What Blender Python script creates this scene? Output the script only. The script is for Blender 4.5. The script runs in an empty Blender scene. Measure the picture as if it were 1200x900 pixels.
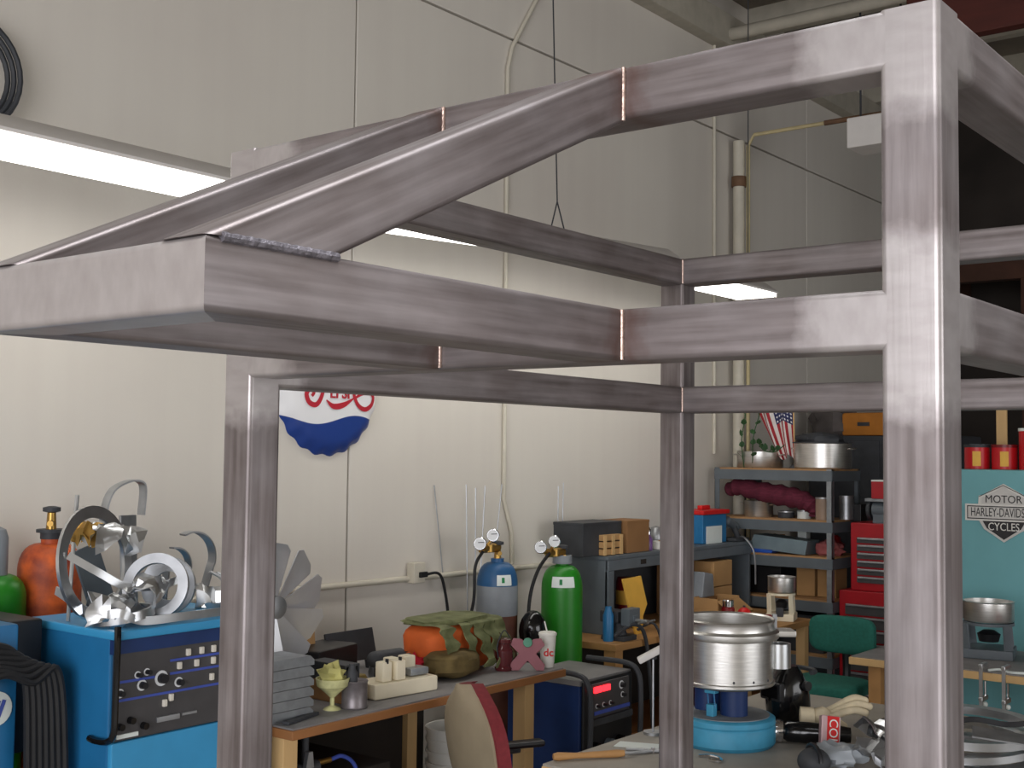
import bpy, bmesh, math, random
from mathutils import Vector, Matrix, Euler, noise

random.seed(7)
SC = bpy.context.scene
COL = SC.collection
PI = math.pi

# ------------------------------------------------------------------ camera
# room axes: +Y runs along the cream wall into the shop, +X away from that wall, floor z = 0
def set_camera():
    pi_, ro, th = .0553, .0113, .6636
    def room(x, y, z):
        return Vector((x*math.cos(th) - y*math.sin(th), x*math.sin(th) + y*math.cos(th), z))
    cp, sp, cr, sr = math.cos(pi_), math.sin(pi_), math.cos(ro), math.sin(ro)
    right = room(cr, -sr*sp, sr*cp)
    up = room(-sr, -cr*sp, cr*cp)
    fwd = room(0, cp, sp)
    cd = bpy.data.cameras.new('camera'); cd.sensor_width = 36; cd.lens = 1429.3/1200*36
    cd.clip_start = .05; cd.clip_end = 100
    co = bpy.data.objects.new('camera', cd); COL.objects.link(co)
    m = Matrix((right, up, -fwd)).transposed().to_4x4(); m.translation = (0, 0, 1.9)
    co.matrix_world = m
    SC.camera = co
set_camera()

# ------------------------------------------------------------------ world, daylight, exposure
w = bpy.data.worlds.new('world'); SC.world = w; w.use_nodes = True
w.node_tree.nodes['Background'].inputs[0].default_value = (.80, .88, 1.0, 1)
w.node_tree.nodes['Background'].inputs[1].default_value = .55
def area(name, loc, rot, sx, sy, power, col):
    l = bpy.data.lights.new(name, 'AREA'); l.shape = 'RECTANGLE'; l.size = sx; l.size_y = sy
    l.energy = power; l.color = col
    o = bpy.data.objects.new(name, l); COL.objects.link(o); o.location = loc; o.rotation_euler = rot
    return o
# daylight through the open roll-up door at the near end of the shop, behind the camera
area('door_daylight', (1.3, -5.3, 2.3), (math.radians(88), 0, 0), 7.0, 4.2, 400, (.98, .97, 1.0))
# added fill light for the +X faces, placed at an invented wall opening
area('side_fill', (5.7, 4.6, 1.85), (0, math.radians(74), 0), 3.2, 5.0, 105, (1.0, .975, .96))
# added overhead fill to brighten the frame tops; the roof has no opening
area('overhead_fill', (.3, .8, 5.46), (0, 0, 0), 2.4, 2.4, 75, (.95, .97, 1.0)).data.spread = math.radians(80)
SC.view_settings.view_transform = 'Standard'; SC.view_settings.look = 'None'
SC.view_settings.gamma = 1; SC.view_settings.use_curve_mapping = False
SC.view_settings.exposure = 0.4
LAMP = 4.3            # glow of the fluorescent lenses

# ------------------------------------------------------------------ materials
def lin(c):
    def f(v):
        v /= 255.
        return v/12.92 if v <= .04045 else ((v+.055)/1.055)**2.4
    return (f(c[0]), f(c[1]), f(c[2]), 1)
MATS = {}
def mat(name, c, rough=.6, metal=0., var=.12, scale=9., bump=0., stretch=(1, 1, 1), spec=.4, c2=None):
    if name in MATS: return MATS[name]
    m = bpy.data.materials.new(name); m.use_nodes = True
    nt = m.node_tree; N = nt.nodes; L = nt.links
    b = N['Principled BSDF']
    b.inputs['Roughness'].default_value = rough; b.inputs['Metallic'].default_value = metal
    b.inputs['Specular IOR Level'].default_value = spec
    tc = N.new('ShaderNodeTexCoord'); mp = N.new('ShaderNodeMapping'); mp.inputs['Scale'].default_value = stretch
    no = N.new('ShaderNodeTexNoise'); no.inputs['Scale'].default_value = scale; no.inputs['Detail'].default_value = 5
    L.new(tc.outputs['Object'], mp.inputs[0]); L.new(mp.outputs[0], no.inputs['Vector'])
    rp = N.new('ShaderNodeValToRGB')
    a = lin(c); d = lin(c2) if c2 else None
    rp.color_ramp.elements[0].position = .3; rp.color_ramp.elements[1].position = .7
    rp.color_ramp.elements[0].color = tuple(x*(1-var) for x in a[:3]) + (1,)
    rp.color_ramp.elements[1].color = d if d else tuple(min(1, x*(1+var)) for x in a[:3]) + (1,)
    L.new(no.outputs['Fac'], rp.inputs[0]); L.new(rp.outputs[0], b.inputs['Base Color'])
    if bump:
        bp = N.new('ShaderNodeBump'); bp.inputs['Strength'].default_value = bump; bp.inputs['Distance'].default_value = .01
        L.new(no.outputs['Fac'], bp.inputs['Height']); L.new(bp.outputs[0], b.inputs['Normal'])
    MATS[name] = m
    return m
def emit(name, c, s):
    m = bpy.data.materials.new(name); m.use_nodes = True
    b = m.node_tree.nodes['Principled BSDF']
    b.inputs['Base Color'].default_value = lin(c); b.inputs['Emission Color'].default_value = lin(c)
    b.inputs['Emission Strength'].default_value = s
    MATS[name] = m
    return m
def node_mat(name):
    m = bpy.data.materials.new(name); m.use_nodes = True; MATS[name] = m
    return m, m.node_tree.nodes, m.node_tree.links, m.node_tree.nodes['Principled BSDF']

def steel_material():
    m, N, L, b = node_mat('mill_steel')
    tc = N.new('ShaderNodeTexCoord')
    def noise_(scale, st, detail=6):
        mp = N.new('ShaderNodeMapping'); mp.inputs['Scale'].default_value = st
        L.new(tc.outputs['Object'], mp.inputs[0])
        n = N.new('ShaderNodeTexNoise'); n.inputs['Scale'].default_value = scale; n.inputs['Detail'].default_value = detail
        L.new(mp.outputs[0], n.inputs['Vector']); return n
    def ramp(src, p0, c0, p1, c1):
        r = N.new('ShaderNodeValToRGB'); r.color_ramp.elements[0].position = p0; r.color_ramp.elements[1].position = p1
        r.color_ramp.elements[0].color = c0; r.color_ramp.elements[1].color = c1
        L.new(src, r.inputs[0]); return r
    def math_(op, a, c):
        n = N.new('ShaderNodeMath'); n.operation = op
        for i, v in enumerate((a, c)):
            if isinstance(v, (int, float)): n.inputs[i].default_value = v
            else: L.new(v, n.inputs[i])
        return n.outputs[0]
    def mix(f, a, c):
        n = N.new('ShaderNodeMix'); n.data_type = 'RGBA'; L.new(f, n.inputs[0])
        for i, v in ((6, a), (7, c)):
            if isinstance(v, tuple): n.inputs[i].default_value = v
            else: L.new(v, n.inputs[i])
        return n.outputs[2]
    streak = noise_(14, (.25, 5, 5)); blotch = noise_(7, (1, 1.6, 1.6)); swirl = noise_(22, (2.2, .7, 1.2)); edge = noise_(26, (1, 1, 1))
    r1 = ramp(streak.outputs['Fac'], .28, lin((84, 76, 75)), .72, lin((148, 140, 140)))
    r2 = ramp(blotch.outputs['Fac'], .35, lin((102, 90, 86)), .75, lin((152, 146, 147)))
    mill = N.new('ShaderNodeMix'); mill.data_type = 'RGBA'; mill.inputs[0].default_value = .42
    L.new(r1.outputs[0], mill.inputs[6]); L.new(r2.outputs[0], mill.inputs[7])
    ground = ramp(swirl.outputs['Fac'], .3, lin((164, 157, 156)), .7, lin((177, 171, 170)))
    sx = N.new('ShaderNodeSeparateXYZ'); L.new(tc.outputs['Object'], sx.inputs[0])
    def attr(n):
        a = N.new('ShaderNodeAttribute'); a.attribute_type = 'OBJECT'; a.attribute_name = n; return a.outputs['Fac']
    wob = math_('MULTIPLY', math_('SUBTRACT', edge.outputs['Fac'], .5), .07)
    x = math_('ADD', sx.outputs[0], wob)
    def soft(v):   # 0..1 over 2 cm
        n = N.new('ShaderNodeMath'); n.operation = 'MULTIPLY_ADD'; n.use_clamp = True
        L.new(v, n.inputs[0]); n.inputs[1].default_value = 24; n.inputs[2].default_value = .5; return n.outputs[0]
    g1 = soft(math_('SUBTRACT', attr('ground_start'), x))
    g2 = soft(math_('SUBTRACT', x, attr('ground_end')))
    g3 = soft(math_('SUBTRACT', attr('ground_half'), math_('ABSOLUTE', math_('SUBTRACT', x, attr('ground_mid')), 0)))
    g = math_('MAXIMUM', g1, math_('MAXIMUM', g2, g3))
    col = mix(g, mill.outputs[2], ground.outputs[0])
    h = soft(math_('SUBTRACT', .012, math_('ABSOLUTE', math_('SUBTRACT', x, attr('heat')), 0)))
    col = mix(math_('MULTIPLY', h, .75), col, lin((92, 62, 52)))
    L.new(col, b.inputs['Base Color'])
    b.inputs['Metallic'].default_value = .55
    rr = N.new('ShaderNodeMapRange'); L.new(g, rr.inputs[0]); rr.inputs[3].default_value = .43; rr.inputs[4].default_value = .34
    L.new(rr.outputs[0], b.inputs['Roughness'])
    bp = N.new('ShaderNodeBump'); bp.inputs['Strength'].default_value = .12; bp.inputs['Distance'].default_value = .002
    L.new(streak.outputs['Fac'], bp.inputs['Height']); L.new(bp.outputs[0], b.inputs['Normal'])
    return m
steel_material()

def wall_material():
    m, N, L, b = node_mat('cream_wall')
    tc = N.new('ShaderNodeTexCoord')
    n1 = N.new('ShaderNodeTexNoise'); n1.inputs['Scale'].default_value = .7; n1.inputs['Detail'].default_value = 4
    n2 = N.new('ShaderNodeTexNoise'); n2.inputs['Scale'].default_value = 60; n2.inputs['Detail'].default_value = 3
    mp = N.new('ShaderNodeMapping'); mp.inputs['Scale'].default_value = (1, 3.2, .12)
    n3 = N.new('ShaderNodeTexNoise'); n3.inputs['Scale'].default_value = 2.2; n3.inputs['Detail'].default_value = 5
    L.new(tc.outputs['Object'], n1.inputs['Vector']); L.new(tc.outputs['Object'], n2.inputs['Vector'])
    L.new(tc.outputs['Object'], mp.inputs[0]); L.new(mp.outputs[0], n3.inputs['Vector'])
    r1 = N.new('ShaderNodeValToRGB'); r1.color_ramp.elements[0].color = lin((211, 204, 195)); r1.color_ramp.elements[1].color = lin((222, 217, 207))
    r1.color_ramp.elements[0].position = .35; r1.color_ramp.elements[1].position = .65
    r3 = N.new('ShaderNodeValToRGB'); r3.color_ramp.elements[0].color = lin((212, 206, 197)); r3.color_ramp.elements[1].color = lin((219, 214, 204))
    r3.color_ramp.elements[0].position = .3; r3.color_ramp.elements[1].position = .6
    L.new(n1.outputs['Fac'], r1.inputs[0]); L.new(n3.outputs['Fac'], r3.inputs[0])
    mx = N.new('ShaderNodeMix'); mx.data_type = 'RGBA'; mx.inputs[0].default_value = .4
    L.new(r1.outputs[0], mx.inputs[6]); L.new(r3.outputs[0], mx.inputs[7]); L.new(mx.outputs[2], b.inputs['Base Color'])
    b.inputs['Roughness'].default_value = .7; b.inputs['Specular IOR Level'].default_value = .25
    bp = N.new('ShaderNodeBump'); bp.inputs['Strength'].default_value = .1; bp.inputs['Distance'].default_value = .004
    L.new(n2.outputs['Fac'], bp.inputs['Height']); L.new(bp.outputs[0], b.inputs['Normal'])
wall_material()

# ------------------------------------------------------------------ mesh helpers
class MB:
    """collects shapes, build() links them as one mesh object"""
    def __init__(s): s.v = []; s.f = []
    def add(s, vs, fs, xf=None):
        o = len(s.v)
        s.v += [(xf @ Vector(p)) if xf else Vector(p) for p in vs]
        s.f += [tuple(i+o for i in f) for f in fs]
        return s
    def box(s, c, d, xf=None):
        x, y, z = (k/2 for k in d); a, b_, e = c
        vs = [(a+i*x, b_+j*y, e+k*z) for i in (-1, 1) for j in (-1, 1) for k in (-1, 1)]
        return s.add(vs, [(0, 1, 3, 2), (4, 6, 7, 5), (0, 4, 5, 1), (2, 3, 7, 6), (0, 2, 6, 4), (1, 5, 7, 3)], xf)
    def span(s, x0, x1, y0, y1, z0, z1, xf=None):
        return s.box(((x0+x1)/2, (y0+y1)/2, (z0+z1)/2), (abs(x1-x0), abs(y1-y0), abs(z1-z0)), xf)
    def prism(s, poly, h, xf=None):
        """poly in local XY, extruded 0..h along local Z"""
        n = len(poly)
        vs = [(p[0], p[1], 0) for p in poly] + [(p[0], p[1], h) for p in poly]
        fs = [tuple(reversed(range(n))), tuple(range(n, 2*n))] + [(i, (i+1) % n, n+(i+1) % n, n+i) for i in range(n)]
        return s.add(vs, fs, xf)
    def lathe(s, prof, seg=24, xf=None, cap=True, closed=False, arc=None):
        """prof [(r, z)] spun about local Z"""
        a1 = arc if arc else 2*PI
        ns = seg if not arc else seg+1
        vs = []; fs = []; n = len(prof)
        for k in range(ns):
            a = a1*k/seg
            vs += [(r*math.cos(a), r*math.sin(a), z) for r, z in prof]
        for k in range(seg):
            k2 = (k+1) % ns if not arc else k+1
            for i in range(n if closed else n-1):
                j = (i+1) % n
                fs.append((k*n+i, k2*n+i, k2*n+j, k*n+j))
        if cap and not closed and not arc:
            if prof[0][0] > 1e-6: fs.append(tuple(reversed([k*n for k in range(seg)])))
            if prof[-1][0] > 1e-6: fs.append(tuple(k*n+n-1 for k in range(seg)))
        if arc and closed:
            fs.append(tuple(range(n))); fs.append(tuple(reversed([seg*n+i for i in range(n)])))
        return s.add(vs, fs, xf)
    def cyl(s, p0, p1, r0, r1=None, seg=14):
        p0 = Vector(p0); p1 = Vector(p1); d = p1-p0
        q = Vector((0, 0, 1)).rotation_difference(d.normalized()).to_matrix().to_4x4()
        return s.lathe([(r0, 0), (r0 if r1 is None else r1, d.length)], seg, Matrix.Translation(p0) @ q)
    def tube(s, pts, r, seg=8, closed=False, flat=None):
        """sweep; flat=(w, t, up) gives a flat strip section instead of a round one; r may be a list"""
        P = [Vector(p) for p in pts]; n = len(P); vs = []; fs = []
        prev = None
        m = 4 if flat else seg
        for i in range(n):
            a = P[i-1] if (i > 0 or closed) else P[i]
            b_ = P[(i+1) % n] if (i < n-1 or closed) else P[i]
            t = (b_-a).normalized()
            if flat:
                up = Vector(flat[2]); side = t.cross(up).normalized(); up2 = side.cross(t).normalized()
            else:
                if prev is None:
                    ref = Vector((0, 0, 1)) if abs(t.z) < .9 else Vector((1, 0, 0))
                    side = t.cross(ref).normalized()
                else:
                    side = (prev - t*prev.dot(t)).normalized()
                up2 = side.cross(t).normalized(); prev = side
            rr = r[i] if isinstance(r, (list, tuple)) else r
            if flat:
                w_, t_ = flat[0]/2, flat[1]/2
                vs += [P[i]+up2*a_*w_+side*c_*t_ for a_, c_ in ((-1, -1), (1, -1), (1, 1), (-1, 1))]
            else:
                vs += [P[i]+(side*math.cos(2*PI*k/seg)+up2*math.sin(2*PI*k/seg))*rr for k in range(seg)]
        for i in range(n if closed else n-1):
            j = (i+1) % n
            for k in range(m):
                k2 = (k+1) % m
                fs.append((i*m+k, i*m+k2, j*m+k2, j*m+k))
        if not closed:
            fs.append(tuple(range(m))); fs.append(tuple(reversed(range((n-1)*m, n*m))))
        return s.add(vs, fs)
    def ball(s, c, r, seg=16, rings=10, lump=0, seed=0):
        rx, ry, rz = (r, r, r) if isinstance(r, (int, float)) else r
        vs = []; fs = []
        for i in range(rings+1):
            a = PI*i/rings - PI/2
            for k in range(seg):
                b_ = 2*PI*k/seg
                d = Vector((math.cos(a)*math.cos(b_), math.cos(a)*math.sin(b_), math.sin(a)))
                q = 1 + (lump*noise.noise(d*2.3+Vector((seed*3.1, seed, 0))) if lump else 0)
                vs.append((c[0]+d.x*rx*q, c[1]+d.y*ry*q, c[2]+d.z*rz*q))
        for i in range(rings):
            for k in range(seg):
                k2 = (k+1) % seg
                fs.append((i*seg+k, i*seg+k2, (i+1)*seg+k2, (i+1)*seg+k))
        return s.add(vs, fs)
    def build(s, name, m, parent=None, bevel=0, seg=2, loc=None, rot=None, angle=38, wn=False):
        me = bpy.data.meshes.new(name)
        bm = bmesh.new()
        bv = [bm.verts.new(p) for p in s.v]
        for f in s.f:
            try: bm.faces.new([bv[i] for i in f])
            except ValueError: pass
        bmesh.ops.remove_doubles(bm, verts=bm.verts, dist=1e-6)
        bmesh.ops.recalc_face_normals(bm, faces=bm.faces)
        if bevel:
            es = [e for e in bm.edges if len(e.link_faces) == 2 and e.calc_face_angle(0) > math.radians(30)]
            bmesh.ops.bevel(bm, geom=es, offset=bevel, segments=seg, profile=.5, affect='EDGES', clamp_overlap=True)
        bm.to_mesh(me); bm.free()
        for p in me.polygons: p.use_smooth = True
        me.set_sharp_from_angle(angle=math.radians(angle))
        me.materials.append(MATS[m] if isinstance(m, str) else m)
        o = bpy.data.objects.new(name, me); COL.objects.link(o)
        if parent: o.parent = parent
        if loc: o.location = loc
        if rot: o.rotation_euler = rot
        if bevel or wn:
            md = o.modifiers.new('wn', 'WEIGHTED_NORMAL'); md.keep_sharp = True
        return o

def tag(o, label=None, cat=None, group=None, kind=None):
    if label: o['label'] = label
    if cat: o['category'] = cat
    if group: o['group'] = group
    if kind: o['kind'] = kind
    return o
def thing(name, label, cat, loc=(0, 0, 0), rz=0, group=None):
    o = bpy.data.objects.new(name, None); COL.objects.link(o)
    o.location = loc; o.rotation_euler = (0, 0, rz); o.empty_display_size = .1
    return tag(o, label, cat, group)
def single(name, mb, m, label, cat, loc=(0, 0, 0), rot=(0, 0, 0), group=None, bevel=0, **k):
    return tag(mb.build(name, m, None, bevel, loc=loc, rot=rot, **k), label, cat, group)
def struct(name, mb, m, **k):
    return tag(mb.build(name, m, **k), kind='structure')
def copy_tree(o, parent=None):
    c = o.copy(); COL.objects.link(c); c.parent = parent
    for ch in list(o.children): copy_tree(ch, c)
    return c
def T(x=0, y=0, z=0): return Matrix.Translation((x, y, z))
def R(a, ax): return Matrix.Rotation(a, 4, ax)
FACE_X = Matrix(((0, 0, 1, 0), (1, 0, 0, 0), (0, 1, 0, 0), (0, 0, 0, 1)))   # local x->Y, y->Z, z->+X
FACE_MY = Matrix(((1, 0, 0, 0), (0, 0, -1, 0), (0, 1, 0, 0), (0, 0, 0, 1)))  # local x->X, y->Z, z->-Y
def text_mesh(body, size, depth, xf, m, name, parent, sx=1., bold=0., spacing=1.):
    cu = bpy.data.curves.new('lettering', 'FONT'); cu.body = body; cu.size = size; cu.extrude = depth
    cu.align_x = 'CENTER'; cu.align_y = 'CENTER'; cu.offset = bold; cu.space_character = spacing; cu.resolution_u = 3
    o = bpy.data.objects.new('lettering', cu); COL.objects.link(o)
    dg = bpy.context.evaluated_depsgraph_get()
    me = bpy.data.meshes.new_from_object(o.evaluated_get(dg))
    bpy.data.objects.remove(o); bpy.data.curves.remove(cu)
    me.transform(xf @ Matrix.Diagonal((sx, 1, 1, 1)))
    me.name = name; me.materials.clear(); me.materials.append(MATS[m])
    ob = bpy.data.objects.new(name, me); COL.objects.link(ob); ob.parent = parent
    return ob

# ------------------------------------------------------------------ common materials
mat('concrete_floor', (150, 146, 140), .75, var=.25, scale=3, bump=.1)
mat('dark_ceiling', (120, 112, 100), .85, var=.2, scale=2)
mat('joist_paint', (176, 170, 156), .8, var=.1)
mat('back_wall_dark', (46, 40, 36), .9, var=.3, scale=2)  # low light at the far wall is painted in as a dark tone
mat('plain_wall', (190, 184, 170), .85, var=.1, scale=2)
mat('joint_dark', (120, 110, 98), .9)
mat('red_beam', (72, 28, 20), .7, var=.2, scale=5, stretch=(.4, 3, 3))
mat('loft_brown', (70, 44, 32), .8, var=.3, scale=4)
mat('white_enamel', (222, 218, 214), .45, var=.04)
mat('conduit_paint', (206, 200, 184), .5, var=.06)
mat('pipe_yellow', (196, 182, 140), .55, var=.12)
mat('rust_pipe', (112, 84, 62), .7, var=.25, scale=12)
mat('black_rubber', (24, 24, 26), .55, var=.2)
mat('black_plastic', (30, 30, 33), .4, var=.15)
mat('gloss_black', (14, 14, 16), .15, var=.2, spec=.6)
mat('dark_gray', (58, 60, 64), .6, var=.2)
mat('aluminium', (206, 208, 210), .28, metal=.95, var=.10, scale=14)
mat('brushed_aluminium', (214, 212, 208), .34, metal=.95, var=.10, scale=10, stretch=(1, 1, 14), bump=.04)
mat('dull_aluminium', (170, 172, 175), .42, metal=.85, var=.18, scale=12)
mat('galvanised', (150, 154, 158), .45, metal=.7, var=.15, scale=20)
mat('chrome', (225, 225, 228), .12, metal=1, var=.04)
mat('brass', (176, 140, 76), .35, metal=.9, var=.15)
mat('welder_blue', (32, 108, 158), .42, var=.12, scale=5, spec=.5)
mat('welder_blue_light', (58, 150, 200), .4, var=.08, scale=5, spec=.5)
mat('navy', (26, 50, 98), .5, var=.15)
mat('panel_black', (70, 68, 69), .5, var=.15)
mat('panel_line', (66, 84, 168), .5)
mat('knob_white', (214, 208, 196), .4)
mat('wood', (176, 132, 82), .6, var=.2, scale=6, stretch=(1, .25, 1))
mat('wood_pale', (206, 170, 118), .6, var=.14, scale=6, stretch=(1, 1, .2))
mat('bench_edge', (150, 100, 58), .6, var=.25, scale=5, stretch=(1, .3, 1))
mat('bench_grey', (128, 126, 126), .55, var=.18, scale=5)
mat('cardboard', (184, 144, 96), .8, var=.1, scale=4)
mat('cardboard_dark', (142, 104, 66), .8, var=.12, scale=4)
mat('white_plastic', (226, 224, 216), .4, var=.04)
mat('cream_plastic', (232, 222, 196), .4, var=.05)
mat('steel_gray', (96, 104, 110), .5, var=.12, scale=6)
mat('shelf_board', (170, 130, 88), .7, var=.12)
mat('tool_red', (168, 22, 34), .35, var=.1, spec=.5)
mat('teal', (108, 166, 172), .45, var=.06, scale=3)
mat('chair_green', (30, 96, 84), .85, var=.14, scale=60, bump=.1)
mat('maroon', (118, 38, 44), .8, var=.12, scale=50, bump=.1)
mat('beige_shell', (150, 136, 112), .6, var=.08)
mat('gas_green', (34, 128, 28), .38, var=.08, spec=.5)
mat('gas_blue', (44, 92, 138), .4, var=.15)
mat('gas_gray', (140, 146, 152), .5, var=.1)
mat('gas_brown', (92, 54, 40), .6, var=.25, scale=12)
mat('gas_orange', (140, 56, 40), .55, var=.2, scale=14, c2=(224, 104, 44))
mat('gauge_face', (226, 228, 230), .3, var=.03)
mat('label_white', (225, 232, 228), .5, var=.03)
mat('label_green', (20, 128, 70), .5)
mat('red_bright', (205, 30, 30), .4, var=.1)
mat('red_dark', (120, 16, 22), .35, var=.15)
mat('purple_wood', (150, 96, 104), .7, var=.12)
mat('yellow_board', (226, 176, 74), .6, var=.08)
mat('weld_dark', (112, 108, 114), .5, metal=.5, var=.3, scale=80, bump=.6)
mat('weld_bright', (190, 166, 154), .32, metal=.8, var=.25, scale=60, bump=.5)
mat('fan_blade', (206, 206, 210), .3, metal=.55, var=.05)
emit('lamp_glow', (255, 252, 246), LAMP)
emit('led_red', (255, 40, 50), 2.2)

# ------------------------------------------------------------------ the room
wl = struct('wall_left', MB().span(-4.75, -4.53, -6, 13.2, 0, 5.5), 'joint_dark')
for y0, y1 in ((-6, -1.106), (-1.094, 4.402), (4.414, 9.912), (9.924, 13.2)):
    for z0, z1 in ((0, 4.39), (4.405, 5.5)):
        MB().span(-4.535, -4.5, y0, y1, z0, z1).build('panel', 'cream_wall', wl, bevel=.003, seg=1)
struct('floor', MB().span(-4.75, 6, -12, 13.2, -.2, 0), 'concrete_floor')
ce = struct('ceiling', MB().span(-4.75, 6, -6, 13.2, 5.5, 5.7), 'dark_ceiling')
for k in range(16):
    MB().span(-4.5, 6, -5.6+k*1.2, -5.51+k*1.2, 5.28, 5.5).build('joist', 'joist_paint', ce)
struct('trim_1', MB().span(-4.5, -4.38, -6, 13.2, 5.04, 5.28), 'joist_paint', bevel=.005)
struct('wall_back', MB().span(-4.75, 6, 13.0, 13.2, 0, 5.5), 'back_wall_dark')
struct('wall_right', MB().span(5.8, 6, -6, 2.1, 0, 5.5).span(5.8, 6, 7.1, 13.2, 0, 5.5).span(5.8, 6, 2.1, 7.1, 3.5, 5.5), 'plain_wall')
wf = MB().span(-4.75, -2.2, -6, -5.8, 0, 5.5).span(4.8, 6, -6, -5.8, 0, 5.5).span(-2.2, 4.8, -6, -5.8, 4.4, 5.5)
struct('wall_front', wf, 'plain_wall')

# ------------------------------------------------------------------ the welded steel frame
TS = .0762
FO = Vector((-.4971, 1.48, 0)); FZ = 2.4635
FW, FD, HM, HB, A1, A2, FL = 1.3522, 1.6599, .3554, .3712, .4582, .8072, .7421
frame = thing('welded_chassis', 'large welded square-tube steel frame with a sloping front nose, bare metal', 'frame', FO)
def section(t=TS, r=.0085, n=4):
    h = t/2; out = []
    for cx, cy, a0 in ((h-r, h-r, 0), (-h+r, h-r, 90), (-h+r, -h+r, 180), (h-r, -h+r, 270)):
        for k in range(n+1):
            a = math.radians(a0+90*k/n); out.append((cx+r*math.cos(a), cy+r*math.sin(a)))
    return out
def steel_tube(name, A, B, up=(0, 0, 1), cut0=None, cut1=None, g0=0., g1=0., gm=None, heat=-9.):
    """A, B: centreline ends in frame coordinates (x, y, z up); cuts are (point, normal) planes"""
    A = Vector(A); B = Vector(B); d = (B-A); Ln = d.length; d.normalize()
    side = Vector(up).cross(d).normalized(); u2 = d.cross(side).normalized()
    M = Matrix((d, side, u2)).transposed()
    sec = section(); n = len(sec)
    def end(cut, base):
        out = []
        for y, z in sec:
            x = base
            if cut:
                p = A + side*y + u2*z
                x = (Vector(cut[0])-p).dot(Vector(cut[1]))/d.dot(Vector(cut[1]))
            out.append((x, y, z))
        return out
    mb = MB(); vs = end(cut0, 0)+end(cut1, Ln)
    mb.add(vs, [tuple(range(n)), tuple(reversed(range(n, 2*n)))] + [(i, n+i, n+(i+1) % n, (i+1) % n) for i in range(n)])
    o = mb.build(name, 'mill_steel', frame, angle=50, wn=True)
    o.location = A; o.rotation_euler = M.to_euler()
    o['ground_start'] = g0 if g0 else -9.; o['ground_end'] = Ln-g1 if g1 else 99.
    o['ground_mid'] = gm[0] if gm else -50.; o['ground_half'] = gm[1] if gm else -1.
    o['heat'] = heat
    return o
h = TS/2
def fp(u, v, z): return (-u, v, FZ-z)      # u toward the wall, v into the shop, z down from the top
for (u, v, g) in ((h, h, 1), (FW-h, h, 1), (FW-h, FD-h, 0), (h, FD-h, 1)):
    steel_tube('post', fp(u, v, 0), fp(u, v, FZ), up=(0, 1, 0), g0=.13 if g else 0, gm=(.40, .11) if g else None)
for z, zb, nm in ((h, h, 'top_rail'), (HM+h, HB+h, 'middle_rail')):
    e_ = TS-.0083        # rails reach the flat of the post faces, so the ground joints run flush
    steel_tube(nm, fp(e_, h, z), fp(FW-e_, h, z), g0=.11, g1=.11, heat=A1-e_-.012)
    steel_tube(nm, fp(h, e_, z), fp(h, FD-e_, z), g0=.055, g1=.05)
    steel_tube(nm, fp(FW-h, e_, zb), fp(FW-h, FD-e_, zb), g0=.06)
    steel_tube(nm, fp(FW-e_, FD-h, zb), fp(e_, FD-h, zb), g1=.05)
NF = Vector(fp(0, -FL, HM+h))
cross_l, cross_r = A2+TS, A1
m45 = Vector((1, 1, 0)).normalized(); m45b = Vector((1, -1, 0)).normalized()
steel_tube('nose_beam', fp(A1, -FL+h, HM+h), fp(A2+TS, -FL+h, HM+h),
           cut0=(fp(A1, -FL, HM+h), m45), cut1=(fp(A2+TS, -FL, HM+h), m45b), g0=9.)
phi = math.atan2(HM, FL)
for a, cutn in ((A1, m45), (A2, m45b)):
    corner = fp(A1, -FL, HM+h) if a == A1 else fp(A2+TS, -FL, HM+h)
    steel_tube('nose_arm', fp(a+h, 0, HM+h), fp(a+h, -FL, HM+h), cut1=(corner, cutn), heat=.012)
    # sloping brace: its upper edge runs from the top of the front rail down to the nose
    off = h/math.cos(phi)
    steel_tube('nose_brace', fp(a+h, 0, off), fp(a+h, -FL, HM+off), cut0=(fp(a, 0, 0), (0, 1, 0)), cut1=(fp(a, 0, HM), (0, 0, 1)), heat=.008)
def bead(pts, r, m='weld_bright'):
    out = []; rad = []
    P = [Vector(p) for p in pts]; N_ = 26
    for i in range(N_+1):
        out.append(P[0].lerp(P[1], i/N_)); rad.append(r*(1+.10*math.sin(i*2.4)))
    MB().tube(out, rad, 8).build('weld_bead', m, frame)
for a in (A1, A2):
    bead((fp(a, -.002, .002), fp(a, -.002, TS/math.cos(phi)*.95)), .0032)
    bead((fp(a, -.002, HM+.002), fp(a, -.002, HM+TS-.002)), .0032)
    vb = -FL+TS/math.sin(phi)
    bead((fp(a+.001, -FL+.02, HM+.001), fp(a+.001, vb, HM+.001)), .0055, 'weld_dark')
for z in (.004, HB+.004):
    bead((fp(FW-TS, FD-TS, z), fp(FW-TS, FD-TS, z+TS-.008)), .003, 'weld_bright')

# ------------------------------------------------------------------ fluorescent fixtures in a row above the bench
def fixture(y0, z0, n, label, hooks):
    t = thing('light_fixture', label, 'light', (-3.8, y0, z0), 0, 'hanging fluorescent fixtures')
    hood = [(-.165, .022), (-.165, .034), (-.07, .1), (.07, .1), (.165, .034), (.165, .022)]
    MB().prism([(x, z) for x, z in hood], n, Matrix(((1, 0, 0, 0), (0, 0, 1, 0), (0, 1, 0, 0), (0, 0, 0, 1)))).build('hood', 'white_enamel', t)
    MB().span(-.15, .15, .012, n-.012, 0, .03).build('lens', 'lamp_glow', t, bevel=.008)
    for e in (0, n): MB().span(-.155, .155, e-.006, e+.006, -.003, .035).build('end_cap', 'white_enamel', t)
    for hy in hooks:
        MB().tube([(0, hy-.07, .1), (0, hy, .27), (0, hy, 5.28-z0)], .004, 5).tube([(0, hy+.07, .1), (0, hy, .27)], .004, 5).build('hanger_wire', 'dark_gray', t)
    return t
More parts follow.
